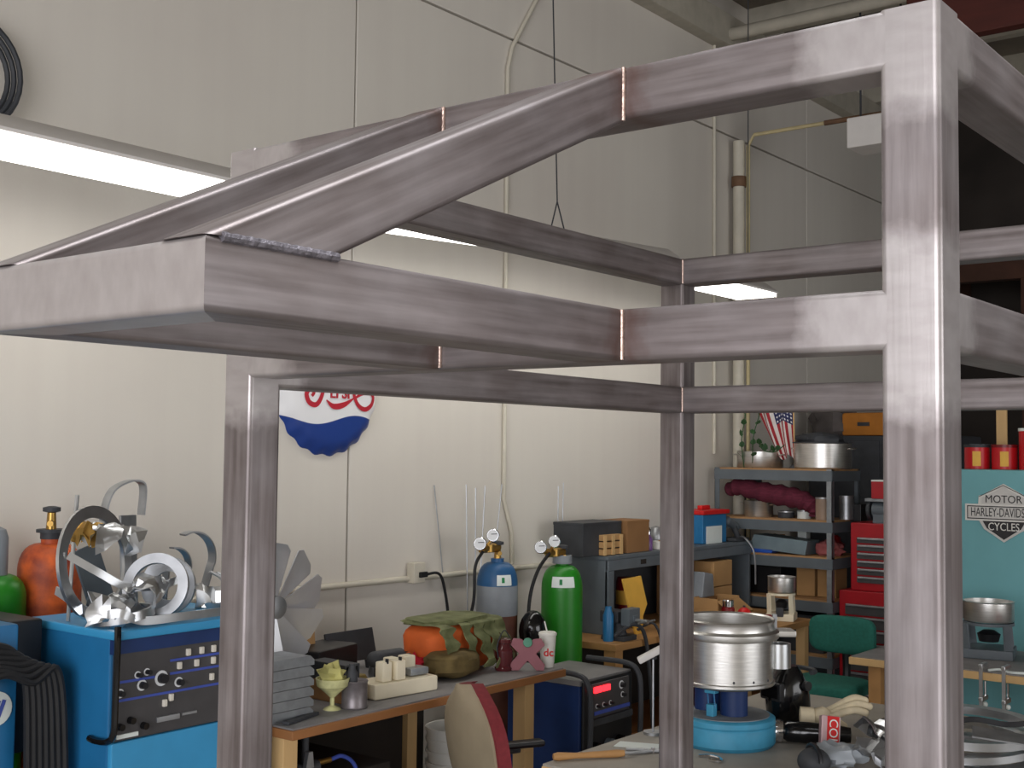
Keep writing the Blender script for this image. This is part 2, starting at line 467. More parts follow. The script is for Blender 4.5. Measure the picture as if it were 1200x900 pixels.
fixture(1.79, 2.88, 1.24, 'nearest glowing fluorescent fixture, ending just behind the sloping steel nose', (.2,))
f2_ = fixture(3.98, 2.905, 2.3, 'middle fluorescent fixture, glimpsed between the steel rails above the bench', (1.27,)); f2_.rotation_euler.x = .05
fixture(6.44, 2.965, 1.12, 'farthest fluorescent fixture, seen as a short bright bar beside the rear steel post', (1.0,))

# ------------------------------------------------------------------ pipes and conduits
def conduit(label, pts, r, m='conduit_paint', seg=10, name='conduit', cat='conduit'):
    return single(name, MB().tube(pts, r, seg), m, label, cat)
conduit('painted horizontal conduit along the cream wall above the bench', [(-4.483, 2.6, 1.23), (-4.483, 8.05, 1.19)], .016)
conduit('thin conduit dropping down the wall behind the blue gas cylinder', [(-4.485, 6.1, 5.04), (-4.485, 5.95, 4.72), (-4.485, 5.70, 4.34), (-4.485, 5.66, 4.2), (-4.485, 5.67, 1.62), (-4.485, 5.75, 1.42), (-4.485, 5.76, 1.235)], .013)
conduit('thin conduit on the wall beside the thick yellowed pipe', [(-4.485, 8.22, 5.04), (-4.485, 8.23, 1.9)], .014)
pt = thing('wall_pipe', 'thick yellowed pipe up the cream wall, turning out under the roof', 'pipe', (-4.42, 8.5, 0))
MB().cyl((0, 0, 0), (0, 0, 4.34), .045, seg=16).build('riser', 'conduit_paint', pt)
MB().tube([(.07, .02, 0), (.07, .02, 4.3), (.12, .02, 4.38), (6, .02, 4.38)], .015, 10).build('branch', 'pipe_yellow', pt)
MB().cyl((0, 0, 3.98), (0, 0, 4.06), .058, seg=16).build('coupling', 'rust_pipe', pt)
MB().cyl((.7, .02, 4.38), (1.6, .02, 4.38), .02, seg=12).build('sleeve', 'rust_pipe', pt)
conduit('large pale pipe slung under the roof joists', [(-4.5, 8.3, 5.13), (5.6, 8.3, 5.13)], .05, 'joist_paint', 12, 'roof_pipe', 'pipe')
hb_ = thing('unit_heater', 'small pale box hung from the pipe under the roof', 'heater', (-3.25, 8.42, 4.1))
MB().span(-.2, .2, -.14, .14, 0, .22).build('casing', 'white_enamel', hb_, bevel=.01)
for sx in (-.15, .15): MB().cyl((sx, 0, .22), (sx, 0, 1.2), .008, seg=6).build('hanger', 'dark_gray', hb_)
rb = thing('roof_beam', 'deep dark red beam crossing below the roof', 'beam', (-2.62, 7.48, 0))
MB().span(-.1, 8.2, 0, .1, 4.48, 5.1).build('girder', 'red_beam', rb, bevel=.01)
MB().span(-.08, .04, 0, .1, 0, 4.48).build('column', 'red_beam', rb, bevel=.01)
lf = thing('loft', 'dark brown timber loft edge in the shadowed far corner', 'loft', (-4.4, 11.7, 0))
MB().span(0, 9, 0, .04, 3.8, 5.2).build('dark_infill', 'back_wall_dark', lf)  # dark panel added to blacken the lit gap above the rim board
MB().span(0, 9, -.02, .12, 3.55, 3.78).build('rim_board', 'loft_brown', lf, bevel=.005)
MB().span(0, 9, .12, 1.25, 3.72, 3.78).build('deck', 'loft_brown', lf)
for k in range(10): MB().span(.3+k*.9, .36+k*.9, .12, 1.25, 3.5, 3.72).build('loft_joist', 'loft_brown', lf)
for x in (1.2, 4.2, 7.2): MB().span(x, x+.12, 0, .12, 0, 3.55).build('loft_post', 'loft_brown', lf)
box = thing('outlet_box', 'small pale outlet box on the horizontal conduit', 'outlet', (-4.47, 4.89, 1.19))
MB().span(-.02, .035, -.045, .045, 0, .11).build('cover', 'conduit_paint', box, bevel=.006)
MB().span(.035, .05, -.01, .05, .03, .06).build('plug', 'black_rubber', box, bevel=.004)
def curve(pts, n=8):
    P = [Vector(p) for p in pts]; P = [2*P[0]-P[1]] + P + [2*P[-1]-P[-2]]; out = []
    for i in range(1, len(P)-2):
        for k in range(n):
            t = k/n; a, b, c, d = P[i-1:i+3]
            out.append(.5*((2*b)+(c-a)*t+(2*a-5*b+4*c-d)*t*t+(3*b-a-3*c+d)*t**3))
    out.append(P[-2]); return out
single('power_cord', MB().tube(curve([(-4.43, 4.93, 1.235), (-4.41, 5.02, 1.23), (-4.40, 5.06, 1.12), (-4.38, 5.06, .98), (-4.25, 4.85, .94), (-4.05, 4.6, .93), (-3.9, 4.45, .915)]), .008, 7), 'black_rubber', 'black power cord hanging from the outlet box to the bench', 'cord')
coil = MB()
for k, r in enumerate((.19, .205, .22)):
    coil.tube([(-4.46+k*.02, 2.29+r*math.cos(a*PI/16), 3.32+r*math.sin(a*PI/16)) for a in range(32)], .011, 7, closed=True)
single('hose_coil', coil, 'dark_gray', 'coil of dark hose hung high on the cream wall', 'hose')
for i, (a, b) in enumerate((((5.05, 1.71), (5.33, .6)), ((5.31, 1.71), (5.36, .55)), ((5.38, 1.69), (5.39, .5)), ((5.45, 1.70), (5.33, .45)), ((5.59, 1.71), (5.33, .52)), ((6.19, 1.71), (6.13, .3)), ((6.12, 1.69), (6.09, .3)))):
    L_ = ['leaning far to the left of the bundle', 'second from the left in the bundle', 'standing straightest in the bundle', 'crossing the others in the bundle', 'leaning far to the right of the bundle', 'taller of the pair behind the green cylinder', 'shorter of the pair behind the green cylinder'][i]
    single('filler_rod', MB().tube([(-4.485+.012*i, a[0], a[1]), (-4.475+.012*i, b[0], 0)], .0035, 5), 'dull_aluminium', 'thin metal welding rod against the wall, '+L_, 'rod', group='welding rods leaning on the wall')

# ------------------------------------------------------------------ bottle cap sign on the wall
def cap_material():
    m, N, L, b = node_mat('cap_print')
    tc = N.new('ShaderNodeTexCoord'); s = N.new('ShaderNodeSeparateXYZ'); L.new(tc.outputs['Object'], s.inputs[0])
    def mt(op, a, c, cl=False):
        n = N.new('ShaderNodeMath'); n.operation = op; n.use_clamp = cl
        for i, v in enumerate((a, c)):
            if isinstance(v, (int, float)): n.inputs[i].default_value = v
            elif v is not None: L.new(v, n.inputs[i])
        return n.outputs[0]
    wave = mt('MULTIPLY', mt('SINE', mt('MULTIPLY', mt('SUBTRACT', s.outputs[1], .02), 2*PI/.55), None), .024)
    lo = mt('MULTIPLY', mt('SUBTRACT', mt('ADD', wave, -.165), s.outputs[2]), 400, True)
    hi = mt('MULTIPLY', mt('SUBTRACT', s.outputs[2], mt('ADD', wave, .165)), 400, True)
    def mix(f, a, c):
        n = N.new('ShaderNodeMix'); n.data_type = 'RGBA'; L.new(f, n.inputs[0])
        for i, v in ((6, a), (7, c)):
            if isinstance(v, tuple): n.inputs[i].default_value = v
            else: L.new(v, n.inputs[i])
        return n.outputs[2]
    L.new(mix(hi, mix(lo, lin((236, 236, 238)), lin((38, 66, 140))), lin((190, 36, 48))), b.inputs['Base Color'])
    b.inputs['Roughness'].default_value = .35
cap_material()
cs = thing('bottle_cap_sign', 'round bottle-cap sign, white above a blue wave, hung on the cream wall', 'sign', (-4.5, 4.25, 2.215))
prof = [(0, .055), (.16, .053), (.27, .046), (.31, .036), (.345, .0)]
mb = MB(); seg = 126; vs = []; fs = []
for k in range(seg):
    a = 2*PI*k/seg
    for i, (r, z) in enumerate(prof):
        q = 1 + (.018*math.cos(21*a) if i == 4 else (.008*math.cos(21*a) if i == 3 else 0))
        vs.append((z, r*q*math.cos(a), r*q*math.sin(a)))
n = len(prof)
for k in range(seg):
    for i in range(n-1): fs.append((k*n+i, ((k+1) % seg)*n+i, ((k+1) % seg)*n+i+1, k*n+i+1))
mb.add(vs, fs).build('cap', 'cap_print', cs, angle=60)
MATS['cap_red'] = mat('cap_red', (186, 44, 58), .4, var=.03)
def stroke(pts, w0, w1, parent=cs, m='cap_red', n=9):
    P = curve([(0, p[0], p[1]) for p in pts], n); k = len(P)-1; mb = MB(); vs = []; fs = []
    for i, p in enumerate(P):
        t = (P[min(i+1, k)]-P[max(i-1, 0)]).normalized(); s = Vector((0, -t.z, t.y))
        w_ = (w0+(w1-w0)*math.sin(PI*i/k))/2
        for d in (s*w_, -s*w_):
            q = p+d; rr = math.hypot(q.y, q.z)
            for (r0, z0), (r1, z1) in zip(prof, prof[1:]):
                if r0 <= rr <= r1: x = z0+(z1-z0)*(rr-r0)/(r1-r0)
            vs.append((x+.004, q.y, q.z))
    for i in range(k): fs.append((2*i, 2*i+1, 2*i+3, 2*i+2))
    mb.add(vs, fs).build('script_stroke', m, parent)
stroke([(-.06, .12), (-.075, .03), (-.09, -.05), (-.125, -.095), (-.17, -.085), (-.188, -.045), (-.165, -.018), (-.143, -.035), (-.155, -.055)], .016, .026)
stroke([(-.13, .06), (-.11, .12), (-.04, .15), (-.005, .11), (-.03, .06), (-.075, .05)], .012, .026)
stroke([(-.06, -.07), (-.01, -.1), (.06, -.09), (.13, -.055)], .006, .03)
stroke([(.16, .1), (.14, .03), (.13, -.03), (.16, -.085), (.215, -.108), (.265, -.085), (.28, -.045), (.25, -.022), (.19, -.03), (.135, -.055)], .012, .024)
text_mesh('EPSI', .085, .002, T(.058, .033, -.032) @ FACE_X, 'cap_red', 'lettering', cs, .95, .001)

# ------------------------------------------------------------------ gas cylinders
def gas_cylinder(name, label, x, y, r, zs, zn, body, shoulder, band=None):
    t = thing(name, label, 'gas cylinder', (x, y, 0), 0, 'compressed gas cylinders')
    zb = band[0] if band else zs
    MB().lathe([(0, 0), (r*.96, 0), (r, .03), (r, zb)], 28, cap=False).build('body', body, t)
    if band: MB().lathe([(r, zb), (r*1.004, zb+.002), (r*1.004, zs-.002), (r, zs)], 28, cap=False).build('band', band[1], t)
    d = zn-zs
    pr = [(r, zs)] + [(.036+(r-.036)*math.cos(k*PI/14)**.8, zs+d*.86*math.sin(k*PI/14)) for k in range(1, 7)] + [(.036, zn-.02), (.036, zn), (0, zn)]
    MB().lathe(pr, 28, cap=False).build('shoulder', shoulder, t)
    return t
def valve(t, z):
    MB().cyl((0, 0, z), (0, 0, z+.075), .02, .016, 12).cyl((0, 0, z+.035), (.04, -.03, z+.035), .012, seg=10).build('valve', 'brass', t)
    hw = MB().lathe([(.012, z+.075), (.034, z+.08), (.034, z+.095), (.012, z+.1)], 10, cap=True); hw.build('handwheel', 'dark_gray', t)
VIEW = Vector((.61, -.79, 0))
def gauge(t, p, r=.036):
    q = Vector((0, 0, 1)).rotation_difference(VIEW).to_matrix().to_4x4(); xf = T(*p) @ q
    g = MB().lathe([(0, -.03), (r, -.03), (r, 0), (r*.9, .004), (r*.86, .001), (0, .001)], 20, xf, cap=False).build('gauge', 'chrome', t)
    MB().lathe([(0, .002), (r*.84, .002)], 20, xf, cap=False).build('gauge_face', 'gauge_face', g)
    MB().box((r*.2, r*.2, .004), (r*.9, r*.1, .002), xf @ R(.7, 'Z')).build('needle', 'black_plastic', g)
def regulator(t, z, g1, g2):
    MB().cyl((0, 0, z), (.0, -.14, z), .026, seg=14).cyl((0, -.08, z-.02), (0, -.08, z+.02), .034, seg=14).build('regulator', 'brass', t)
    for g in (g1, g2):
        MB().cyl((0, -.11, z), (g[0]*.5, g[1], g[2]-.03), .007, seg=8).build('gauge_stem', 'brass', t)
        gauge(t, g)
def cylinder_label(t, r, zs, zn, z0, z1, a0, a1):
    def rad(z):
        q = min(1, max(0, (z-zs)/((zn-zs)*.86))); return .036+(r-.036)*math.cos(math.asin(q))**.8
    n = 8; zz = [z0+(z1-z0)*k/4 for k in range(5)]
    def patch(ang, zl, off, name, m, par):
        vs = []; fs = []; c = len(zl)
        for a in ang: vs += [((rad(z)+off)*math.cos(a), (rad(z)+off)*math.sin(a), z+off*.4) for z in zl]
        for k in range(len(ang)-1):
            for i in range(c-1): fs.append((k*c+i, (k+1)*c+i, (k+1)*c+i+1, k*c+i+1))
        return MB().add(vs, fs).build(name, m, par)
    o = patch([a0+(a1-a0)*k/n for k in range(n+1)], zz, .003, 'label_sticker', 'label_white', t)
    am = a0+(a1-a0)*.4
    patch([am-.07, am, am+.07], zz[1:4], .006, 'diamond', 'label_green', o)
va = math.atan2(VIEW.y, VIEW.x)
g = gas_cylinder('gas_cylinder', 'blue-shouldered gas cylinder with grey band and rusty lower body behind the bench', -4.2, 5.26, .113, 1.17, 1.315, 'gas_brown', 'gas_blue', (1.01, 'gas_gray'))
valve(g, 1.31); regulator(g, 1.375, (.03, -.19, 1.405), (.03, -.08, 1.445)); cylinder_label(g, .113, 1.17, 1.315, 1.175, 1.232, va+.0, va+.75)
MB().tube(curve([(.01, -.14, 1.36), (0, -.19, 1.28), (0, -.2, 1.1), (-.05, -.22, .8), (-.06, -.22, .3)]), .009, 7).build('hose', 'black_rubber', g)
g = gas_cylinder('gas_cylinder', 'bright green gas cylinder with white label behind the foam cup', -4.1, 5.73, .118, 1.12, 1.275, 'gas_green', 'gas_green')
valve(g, 1.27); regulator(g, 1.33, (.03, -.25, 1.37), (.03, -.12, 1.395)); cylinder_label(g, .118, 1.12, 1.275, 1.135, 1.195, va-.55, va+.6)
MB().lathe([(.05, 1.262), (.056, 1.265), (.056, 1.31), (.046, 1.312)], 18, cap=False).build('neck_ring', 'gas_gray', g)
MB().tube(curve([(.01, -.14, 1.33), (.02, -.26, 1.24), (.02, -.33, 1.1), (.03, -.36, .9), (.05, -.4, .6)]), .010, 7).build('hose', 'black_rubber', g)
g = gas_cylinder('gas_cylinder', 'scorched orange gas cylinder with open valve beside the scrap pile', -4.3, 2.63, .118, 1.43, 1.545, 'gas_orange', 'gas_orange')
MB().lathe([(.04, 1.545), (.04, 1.57), (.055, 1.57), (.055, 1.582), (0, 1.582)], 16, cap=False).build('collar', 'dark_gray', g)
valve(g, 1.57)
g = gas_cylinder('gas_cylinder', 'green gas cylinder with grey screw cap at the photo edge', -4.3, 2.40, .118, 1.34, 1.44, 'gas_green', 'gas_green')
MB().lathe([(.05, 1.41), (.05, 1.56), (.04, 1.59), (.02, 1.6), (0, 1.6)], 18, cap=False).build('cap', 'gas_gray', g)

# ------------------------------------------------------------------ welding machines at the wall
def knob(parent, y, z, r, x=0, m='knob_white', name='knob'):
    xf = T(x, y, z) @ FACE_X
    o = MB().lathe([(r*1.5, 0), (r*1.5, .002)], 16, xf).build('dial', 'gauge_face', parent) if name == 'knob' else None
    k = MB().lathe([(r, .002), (r*.9, .022), (0, .022)], 14, xf, cap=False).build(name, m, parent)
    return k
wa = thing('welding_machine', 'large blue welding machine with a dark dial panel, scrap metal on top', 'welder', (-3.4, 2.31, 0))
MB().span(-.5, -.02, 0, .62, .06, 1.29).build('cabinet', 'welder_blue', wa, bevel=.008)
MB().span(-.5, .02, -.005, .625, 1.285, 1.315).build('lid', 'welder_blue_light', wa, bevel=.008)
MB().span(-.02, .0, 0.0, .62, 1.24, 1.285).build('lip', 'navy', wa)
pn = MB().span(-.02, -.004, .012, .62, .965, 1.24).build('dial_panel', 'panel_black', wa)
MB().span(-.02, .004, 0, .62, .08, .962).build('lower_panel', 'welder_blue_light', wa, bevel=.006)
for (y, z, r) in ((.187, 1.142, .017), (.112, 1.13, .012), (.256, 1.12, .011), (.095, 1.165, .008), (.13, 1.17, .008), (.03, 1.115, .01)):
    knob(pn, y, z, r, -.004, 'black_plastic')
for (y, z) in ((.255, 1.175), (.325, 1.175), (.395, 1.175), (.29, 1.215), (.345, 1.215), (.395, 1.215), (.39, 1.12), (.20, 1.06), (.225, 1.075)):
    MB().box((0, y, z), (.012, .016, .024)).build('switch', 'knob_white', pn, bevel=.003)
for (y0, y1, z) in ((.22, .6, 1.195), (.03, .16, 1.150), (.02, .6, 1.092), (.22, .6, 1.152)):
    MB().span(-.005, -.002, y0, y1, z-.004, z+.004).build('stripe', 'panel_line', pn)
MB().span(-.005, .004, .17, .26, 1.0, 1.018).build('nameplate', 'dull_aluminium', pn, bevel=.002)
MB().span(-.005, .002, .27, .33, 1.008, 1.016).build('nameplate', 'dull_aluminium', pn)
MB().span(-.005, .002, .02, .1, .972, .985).build('nameplate', 'label_white', pn)
for (y, z) in ((.03, 1.01), (.07, 1.025), (.12, 1.0)): knob(pn, y, z, .012, -.004, 'gloss_black', 'socket')
MB().tube(curve([(.02, .0, 1.33), (.035, -.01, 1.27), (.035, -.012, 1.1), (.03, -.012, 1.0), (.0, -.014, .972), (-.06, -.014, .965), (-.1, -.012, .968)]), .011, 8).build('handle', 'gloss_black', wa)
for sx in (-.42, -.1):
    for y in (.06, .56): MB().cyl((sx, y-.02, .05), (sx, y+.02, .05), .05, seg=16).build('wheel', 'black_rubber', wa)
wb = thing('welding_machine', 'second blue welding machine half hidden by black cables at the photo edge', 'welder', (-3.68, 1.55, 0))
MB().span(-.5, 0, 0, .60, .05, 1.33).build('cabinet', 'welder_blue', wb, bevel=.01)
MB().span(-.5, -.06, .605, .72, .9, 1.33).build('gap_block', 'black_plastic', wb, bevel=.01)  # black block filling the gap beside the cabinet
em = MB().lathe([(0, 0), (.055, 0), (.055, .004), (0, .004)], 24, T(.002, .525, 1.07) @ FACE_X, cap=False).build('emblem', 'label_white', wb)
for k in range(3): MB().box((0, 0, 0), (.012, .055, .004), T(.007, .507+k*.018, 1.07) @ FACE_X @ R(-.35, 'Z')).build('slash', 'panel_line', em)
MB().span(-.45, -.05, .05, .5, 0, .05).build('base', 'black_plastic', wb)
for k in range(7):
    o = .02*k
    pts = curve([(-3.64+o*.3, 1.80+o*.3, 1.08-.02*k), (-3.63+o*.3, 1.9+o, 1.24-.01*k), (-3.62+o*.3, 2.05+o*.8, 1.275-.02*k), (-3.61+o*.3, 2.13+o*.8, 1.18), (-3.60+o*.3, 2.145+o*.9, .9), (-3.59+o*.3, 2.15+o*.9, .4), (-3.58+o*.3, 2.15+o*.9, .02)])
    single('welding_cable', MB().tube(pts, .0125, 8), 'black_rubber', ['innermost black welding cable draped over the half-hidden blue machine', 'second black welding cable, counted outward from the blue emblem', 'third black welding cable, counted outward from the blue emblem', 'middle black welding cable of the draped bunch', 'fifth black welding cable, counted outward from the blue emblem', 'sixth black welding cable, next to the outermost one', 'outermost black welding cable, nearest the large blue machine'][k], 'cable', group='welding cables draped on the machine')
tg = single('tag', MB().span(-.003, .003, -.03, .03, -.035, .035), 'label_white', 'small pale tag hung against the side of the large blue machine', 'tag', loc=(-3.72, 2.295, .99), rot=(0, .2, .9))

# ------------------------------------------------------------------ aluminium scrap on top of the machine
ZT = 1.317
def ring(label, c, r1, r0, th, rot, m='dull_aluminium', arc=None, name='aluminium_ring', cat='ring', grp='aluminium offcuts on the welding machine'):
    mb = MB().lathe([(r0, -th/2), (r1, -th/2), (r1, th/2), (r0, th/2)], 40, None, closed=True, arc=arc)
    return single(name, mb, m, label, cat, c, rot, grp, bevel=.0)
def up_ring(yaw, lean=0): return (PI/2-lean, 0, yaw)
ring('largest aluminium ring, standing tallest in the scrap pile on the blue machine', (-3.62, 2.38, ZT+.195), .192, .152, .012, up_ring(PI/2+.35, .12), 'aluminium')
ring('aluminium ring leaning in front of the scrap pile', (-3.50, 2.535, ZT+.115), .112, .078, .02, up_ring(.62, .25), 'dull_aluminium')
ring('flat grey aluminium ring propped behind the leaning ring', (-3.60, 2.66, ZT+.1), .1, .05, .012, up_ring(.5, .1), 'dull_aluminium')
ring('narrow aluminium hoop lying at the foot of the scrap pile', (-3.52, 2.42, ZT+.03), .105, .092, .03, (.12, -.1, .3), 'aluminium')
def strip(label, pts, w_, t_, up, m='dull_aluminium', name='metal_strip', cat='strip'):
    return single(name, MB().tube(curve(pts, 7), 0, flat=(w_, t_, up)), m, label, cat, group='aluminium offcuts on the welding machine')
def arc_pts(cy, cz, r, a0, a1, x, n=8): return [(x, cy+r*math.cos(math.radians(a0+(a1-a0)*k/n)), cz+r*math.sin(math.radians(a0+(a1-a0)*k/n))) for k in range(n+1)]
strip('largest hooked grey metal strip beside the steel post', [(-3.66, 2.84, ZT+.0)] + arc_pts(2.80, 1.50, .095, -30, 115, -3.66), .035, .006, (1, .2, 0))
strip('middle one of the three hooked grey metal strips', [(-3.68, 2.765, ZT+.0)] + arc_pts(2.735, 1.47, .07, -30, 95, -3.68), .03, .006, (1, .2, 0))
strip('smallest hooked grey metal strip of the three', [(-3.70, 2.71, ZT+.0)] + arc_pts(2.69, 1.46, .035, -20, 80, -3.70), .03, .006, (1, .2, 0))
strip('arched aluminium strip at the peak of the scrap pile', [(-3.72, 2.46, 1.55), (-3.72, 2.485, 1.72), (-3.72, 2.55, 1.775), (-3.72, 2.625, 1.77), (-3.72, 2.625, 1.66)], .04, .006, (1, 0, 0))
single('metal_plate', MB().box((0, 0, .17), (.01, .085, .34)), 'dull_aluminium', 'tall narrow grey plate standing at the back of the scrap pile', 'plate', (-3.78, 2.63, ZT), (.0, -.06, .3), 'aluminium offcuts on the welding machine', bevel=.002)
single('metal_plate', MB().box((0, 0, .125), (.01, .12, .25)), 'steel_gray', 'dark grey plate leaning inside the scrap pile', 'plate', (-3.73, 2.5, ZT), (.25, -.2, .2), 'aluminium offcuts on the welding machine', bevel=.002)
single('metal_rod', MB().cyl((0, 0, 0), (.0, .02, .42), .007, seg=8), 'aluminium', 'thin bright rod sticking up out of the scrap pile', 'rod', (-3.70, 2.335, ZT), group='aluminium offcuts on the welding machine')
def crumple(label, c, r, seed, m='aluminium', grp='aluminium offcuts on the welding machine'):
    mb = MB(); n, k_ = 9, 9; vs = []; fs = []          # a folded, bent sheet with its own thickness
    for side in (0, 1):
        for i in range(n):
            for k in range(k_):
                u, v = i/(n-1)-.5, k/(k_-1)-.5
                q = Vector((u*3.1+seed, v*3.1, seed*.7))
                a = 2.6*u+1.2*noise.noise(q)
                vs.append(((u*1.3+.35*math.sin(2*a))*r[0]*1.5, (v*1.7+.3*noise.noise(q*1.7))*r[1]*1.2, (math.cos(a*1.5)*.9+.55*noise.noise(q*1.4+Vector((5, 0, 0))))*r[2]+side*.004))
    N2 = n*k_
    for i in range(n-1):
        for k in range(k_-1):
            a = i*k_+k; fs += [(a, a+1, a+k_+1, a+k_), (N2+a, N2+a+k_, N2+a+k_+1, N2+a+1)]
    for i in range(n-1):
        for a, b in ((i*k_, (i+1)*k_), (i*k_+k_-1, (i+1)*k_+k_-1)): fs.append((a, b, N2+b, N2+a))
    for k in range(k_-1):
        for a in (k, (n-1)*k_+k): fs.append((a, a+1, N2+a+1, N2+a))
    return single('crumpled_sheet', mb.add(vs, fs), m, label, 'sheet metal', c, (.25*math.sin(seed), .3*math.cos(seed), seed), grp, angle=30)
crumple('shiny crumpled metal sheet inside the largest ring', (-3.60, 2.44, ZT+.27), (.05, .085, .055), 3, 'aluminium')
crumple('crumpled brassy metal scrap at the upper edge of the largest ring', (-3.66, 2.36, ZT+.29), (.03, .05, .045), 5, 'brass')
crumple('bright folded foil at the middle of the scrap pile', (-3.46, 2.47, ZT+.1), (.04, .07, .045), 7)
crumple('crumpled metal offcut on the machine lid below the largest ring', (-3.5, 2.36, ZT+.055), (.05, .07, .05), 9)
crumple('torn metal offcut close to the steel post', (-3.5, 2.78, ZT+.05), (.05, .06, .045), 12)
strip('long bent aluminium band along the front edge of the machine lid', [(-3.72, 2.30, 1.42), (-3.52, 2.31, 1.36), (-3.43, 2.35, 1.365), (-3.42, 2.43, 1.335), (-3.41, 2.58, 1.335), (-3.42, 2.8, 1.335), (-3.44, 2.9, 1.34)], .028, .006, (0, 0, 1), 'aluminium')
strip('bent aluminium band looping down over the large ring', [(-3.56, 2.24, 1.55), (-3.52, 2.33, 1.49), (-3.5, 2.42, 1.44), (-3.48, 2.53, 1.435), (-3.47, 2.6, 1.45)], .025, .005, (0, 0, 1), 'aluminium')
for k in range(3):
    strip(['bright curved rib, left one of three under the hooked strips', 'bright curved rib, middle one of three under the hooked strips', 'bright curved rib, right one of three under the hooked strips'][k], [(-3.47, 2.735+k*.03, 1.47-.006*k), (-3.45, 2.775+k*.03, 1.44), (-3.44, 2.795+k*.028, 1.38), (-3.44, 2.80+k*.03, 1.325)], .018, .006, (1, 0, 0), 'aluminium')

# ------------------------------------------------------------------ long workbench below the fixtures
wb1 = thing('workbench', 'long workbench with grey top and brown wooden edge below the bottle-cap sign', 'workbench', (-3.35, 3.0, 0))
MB().span(-.85, .03, 0, 1.68, .86, .894).build('top', 'bench_edge', wb1, bevel=.004)
MB().span(-.85, .02, .01, 1.67, .894, .9).build('top_sheet', 'bench_grey', wb1)
for (x, y, m) in ((-.08, 1.5, 'wood_pale'), (-.8, 1.5, 'wood_pale'), (-.08, .06, 'wood_pale'), (-.8, .06, 'wood_pale')):
    MB().span(x-.035, x+.035, y-.035, y+.035, 0, .86).build('leg', m, wb1, bevel=.004)
MB().span(-.82, -.06, .03, .72, .12, .15).build('lower_shelf', 'bench_edge', wb1)
MB().span(-.82, -.80, .02, 1.62, .15, .86).build('back_board', 'back_wall_dark', wb1)  # dark colour stands in for the shade below the bench top
single('shade_box', MB().span(-.3, .3, -.25, .25, 0, .5), 'back_wall_dark', 'added dark box standing in for shade under the workbench', 'box', (-3.75, 3.4, .15), bevel=.01)  # box added so the space under the bench looks dark

# fan wheel with bright blades, standing on the bench behind the front steel post
fan = thing('fan_wheel', 'aluminium fan wheel with wide flat blades standing on the workbench', 'fan', (-3.76, 3.285, .9))
CZ = .37
MB().lathe([(0, -.02), (.045, -.02), (.045, .025), (.02, .03), (0, .03)], 20, T(0, 0, CZ) @ FACE_X, cap=False).build('hub', 'dull_aluminium', fan)
for k in range(10):
    a = math.radians(12+36*k)
    poly = [(.04, -.014), (.225, -.08), (.25, -.05), (.255, .05), (.23, .075), (.04, .014)]
    xf = T(0, 0, CZ) @ FACE_X @ R(a, 'Z') @ R(.3, 'X')
    MB().prism(poly, .004, xf).build('blade', 'fan_blade', fan)
MB().span(-.05, .05, -.06, .06, 0, .02).span(-.05, -.03, -.02, .02, 0, CZ).build('stand', 'dark_gray', fan)
lv = thing('louvre_stack', 'stack of grey ribbed metal trays on the workbench under the fan wheel', 'trays', (-3.52, 3.10, .9))
for k in range(6):
    MB().prism([(-.11, 0), (.11, 0), (.11, .02), (.09, .036), (-.09, .036), (-.11, .02)], .16, T(-.08, .0, .038*k) @ R(.0, 'X') @ Matrix(((0, 0, 1, 0), (1, 0, 0, 0), (0, 1, 0, 0), (0, 0, 0, 1)))).build('tray', 'galvanised', lv)
single('cardboard_flap', MB().box((0, 0, .17), (.008, .14, .34)), 'cardboard', 'upright cardboard piece behind the fan wheel', 'cardboard', (-3.98, 3.66, .9), (0, -.12, 0))
single('metal_bar', MB().box((0, 0, 0), (.03, .2, .012)), 'dark_gray', 'dark flat bar lying at the near end of the workbench edge', 'bar', (-3.42, 3.13, .907), (0, 0, .25), bevel=.002)
# goblet-like yellow and clear jar
gb = thing('glass_goblet', 'yellow-tinted glass goblet standing beside the paint can on the bench', 'goblet', (-3.47, 3.335, .9))
MB().lathe([(0, 0), (.035, 0), (.03, .006), (.009, .016), (.009, .045), (.03, .065), (.06, .09), (.066, .12), (.06, .12), (.05, .09), (0, .075)], 22, cap=False).build('bowl', mat('yellow_glass', (206, 204, 150), .2, var=.35, scale=16), gb)
MB().ball((0, 0, .125), (.05, .05, .045), 12, 8, .8, 4).build('inner_fill', mat('yellow_rag', (196, 190, 120), .9, var=.3), gb)
pc = thing('paint_can', 'small dented metal paint can on the edge of the bench', 'can', (-3.43, 3.415, .9))
MB().lathe([(0, 0), (.05, 0), (.052, .004), (.05, .008), (.05, .098), (.053, .102), (.05, .106), (.044, .102), (0, .1)], 24, cap=False).build('can', mat('can_gray', (122, 116, 118), .4, metal=.5, var=.3, scale=18), pc)
MB().lathe([(.0, .1), (.022, .1), (.022, .135), (.014, .15), (.014, .17), (0, .17)], 14, T(.0, -.015, 0), cap=False).build('spout', 'dark_gray', pc)
tr = thing('charger_base', 'long cream plastic base unit with two cream blocks on the bench', 'charger', (-3.51, 3.73, .9), math.radians(-6))
MB().span(-.075, .075, -.17, .17, 0, .062).build('base', 'cream_plastic', tr, bevel=.008)
for (x, y, s_) in ((.03, -.09, .05), (.035, -.02, .05), (-.03, .0, .05), (-.03, .085, .055)):
    MB().box((x, y, .062+.04), (s_, s_, .08)).build('block', 'cream_plastic', tr, bevel=.006)
MB().box((.0, .1, .08), (.08, .1, .03)).build('tray', 'galvanised', tr, bevel=.006)
for y in (-.09, -.02): MB().box((.05, y, .145), (.012, .008, .02)).build('contact', 'black_plastic', tr)
dm = thing('drill', 'dark hand drill lying across the cream base unit', 'drill', (-3.66, 3.84, .985))
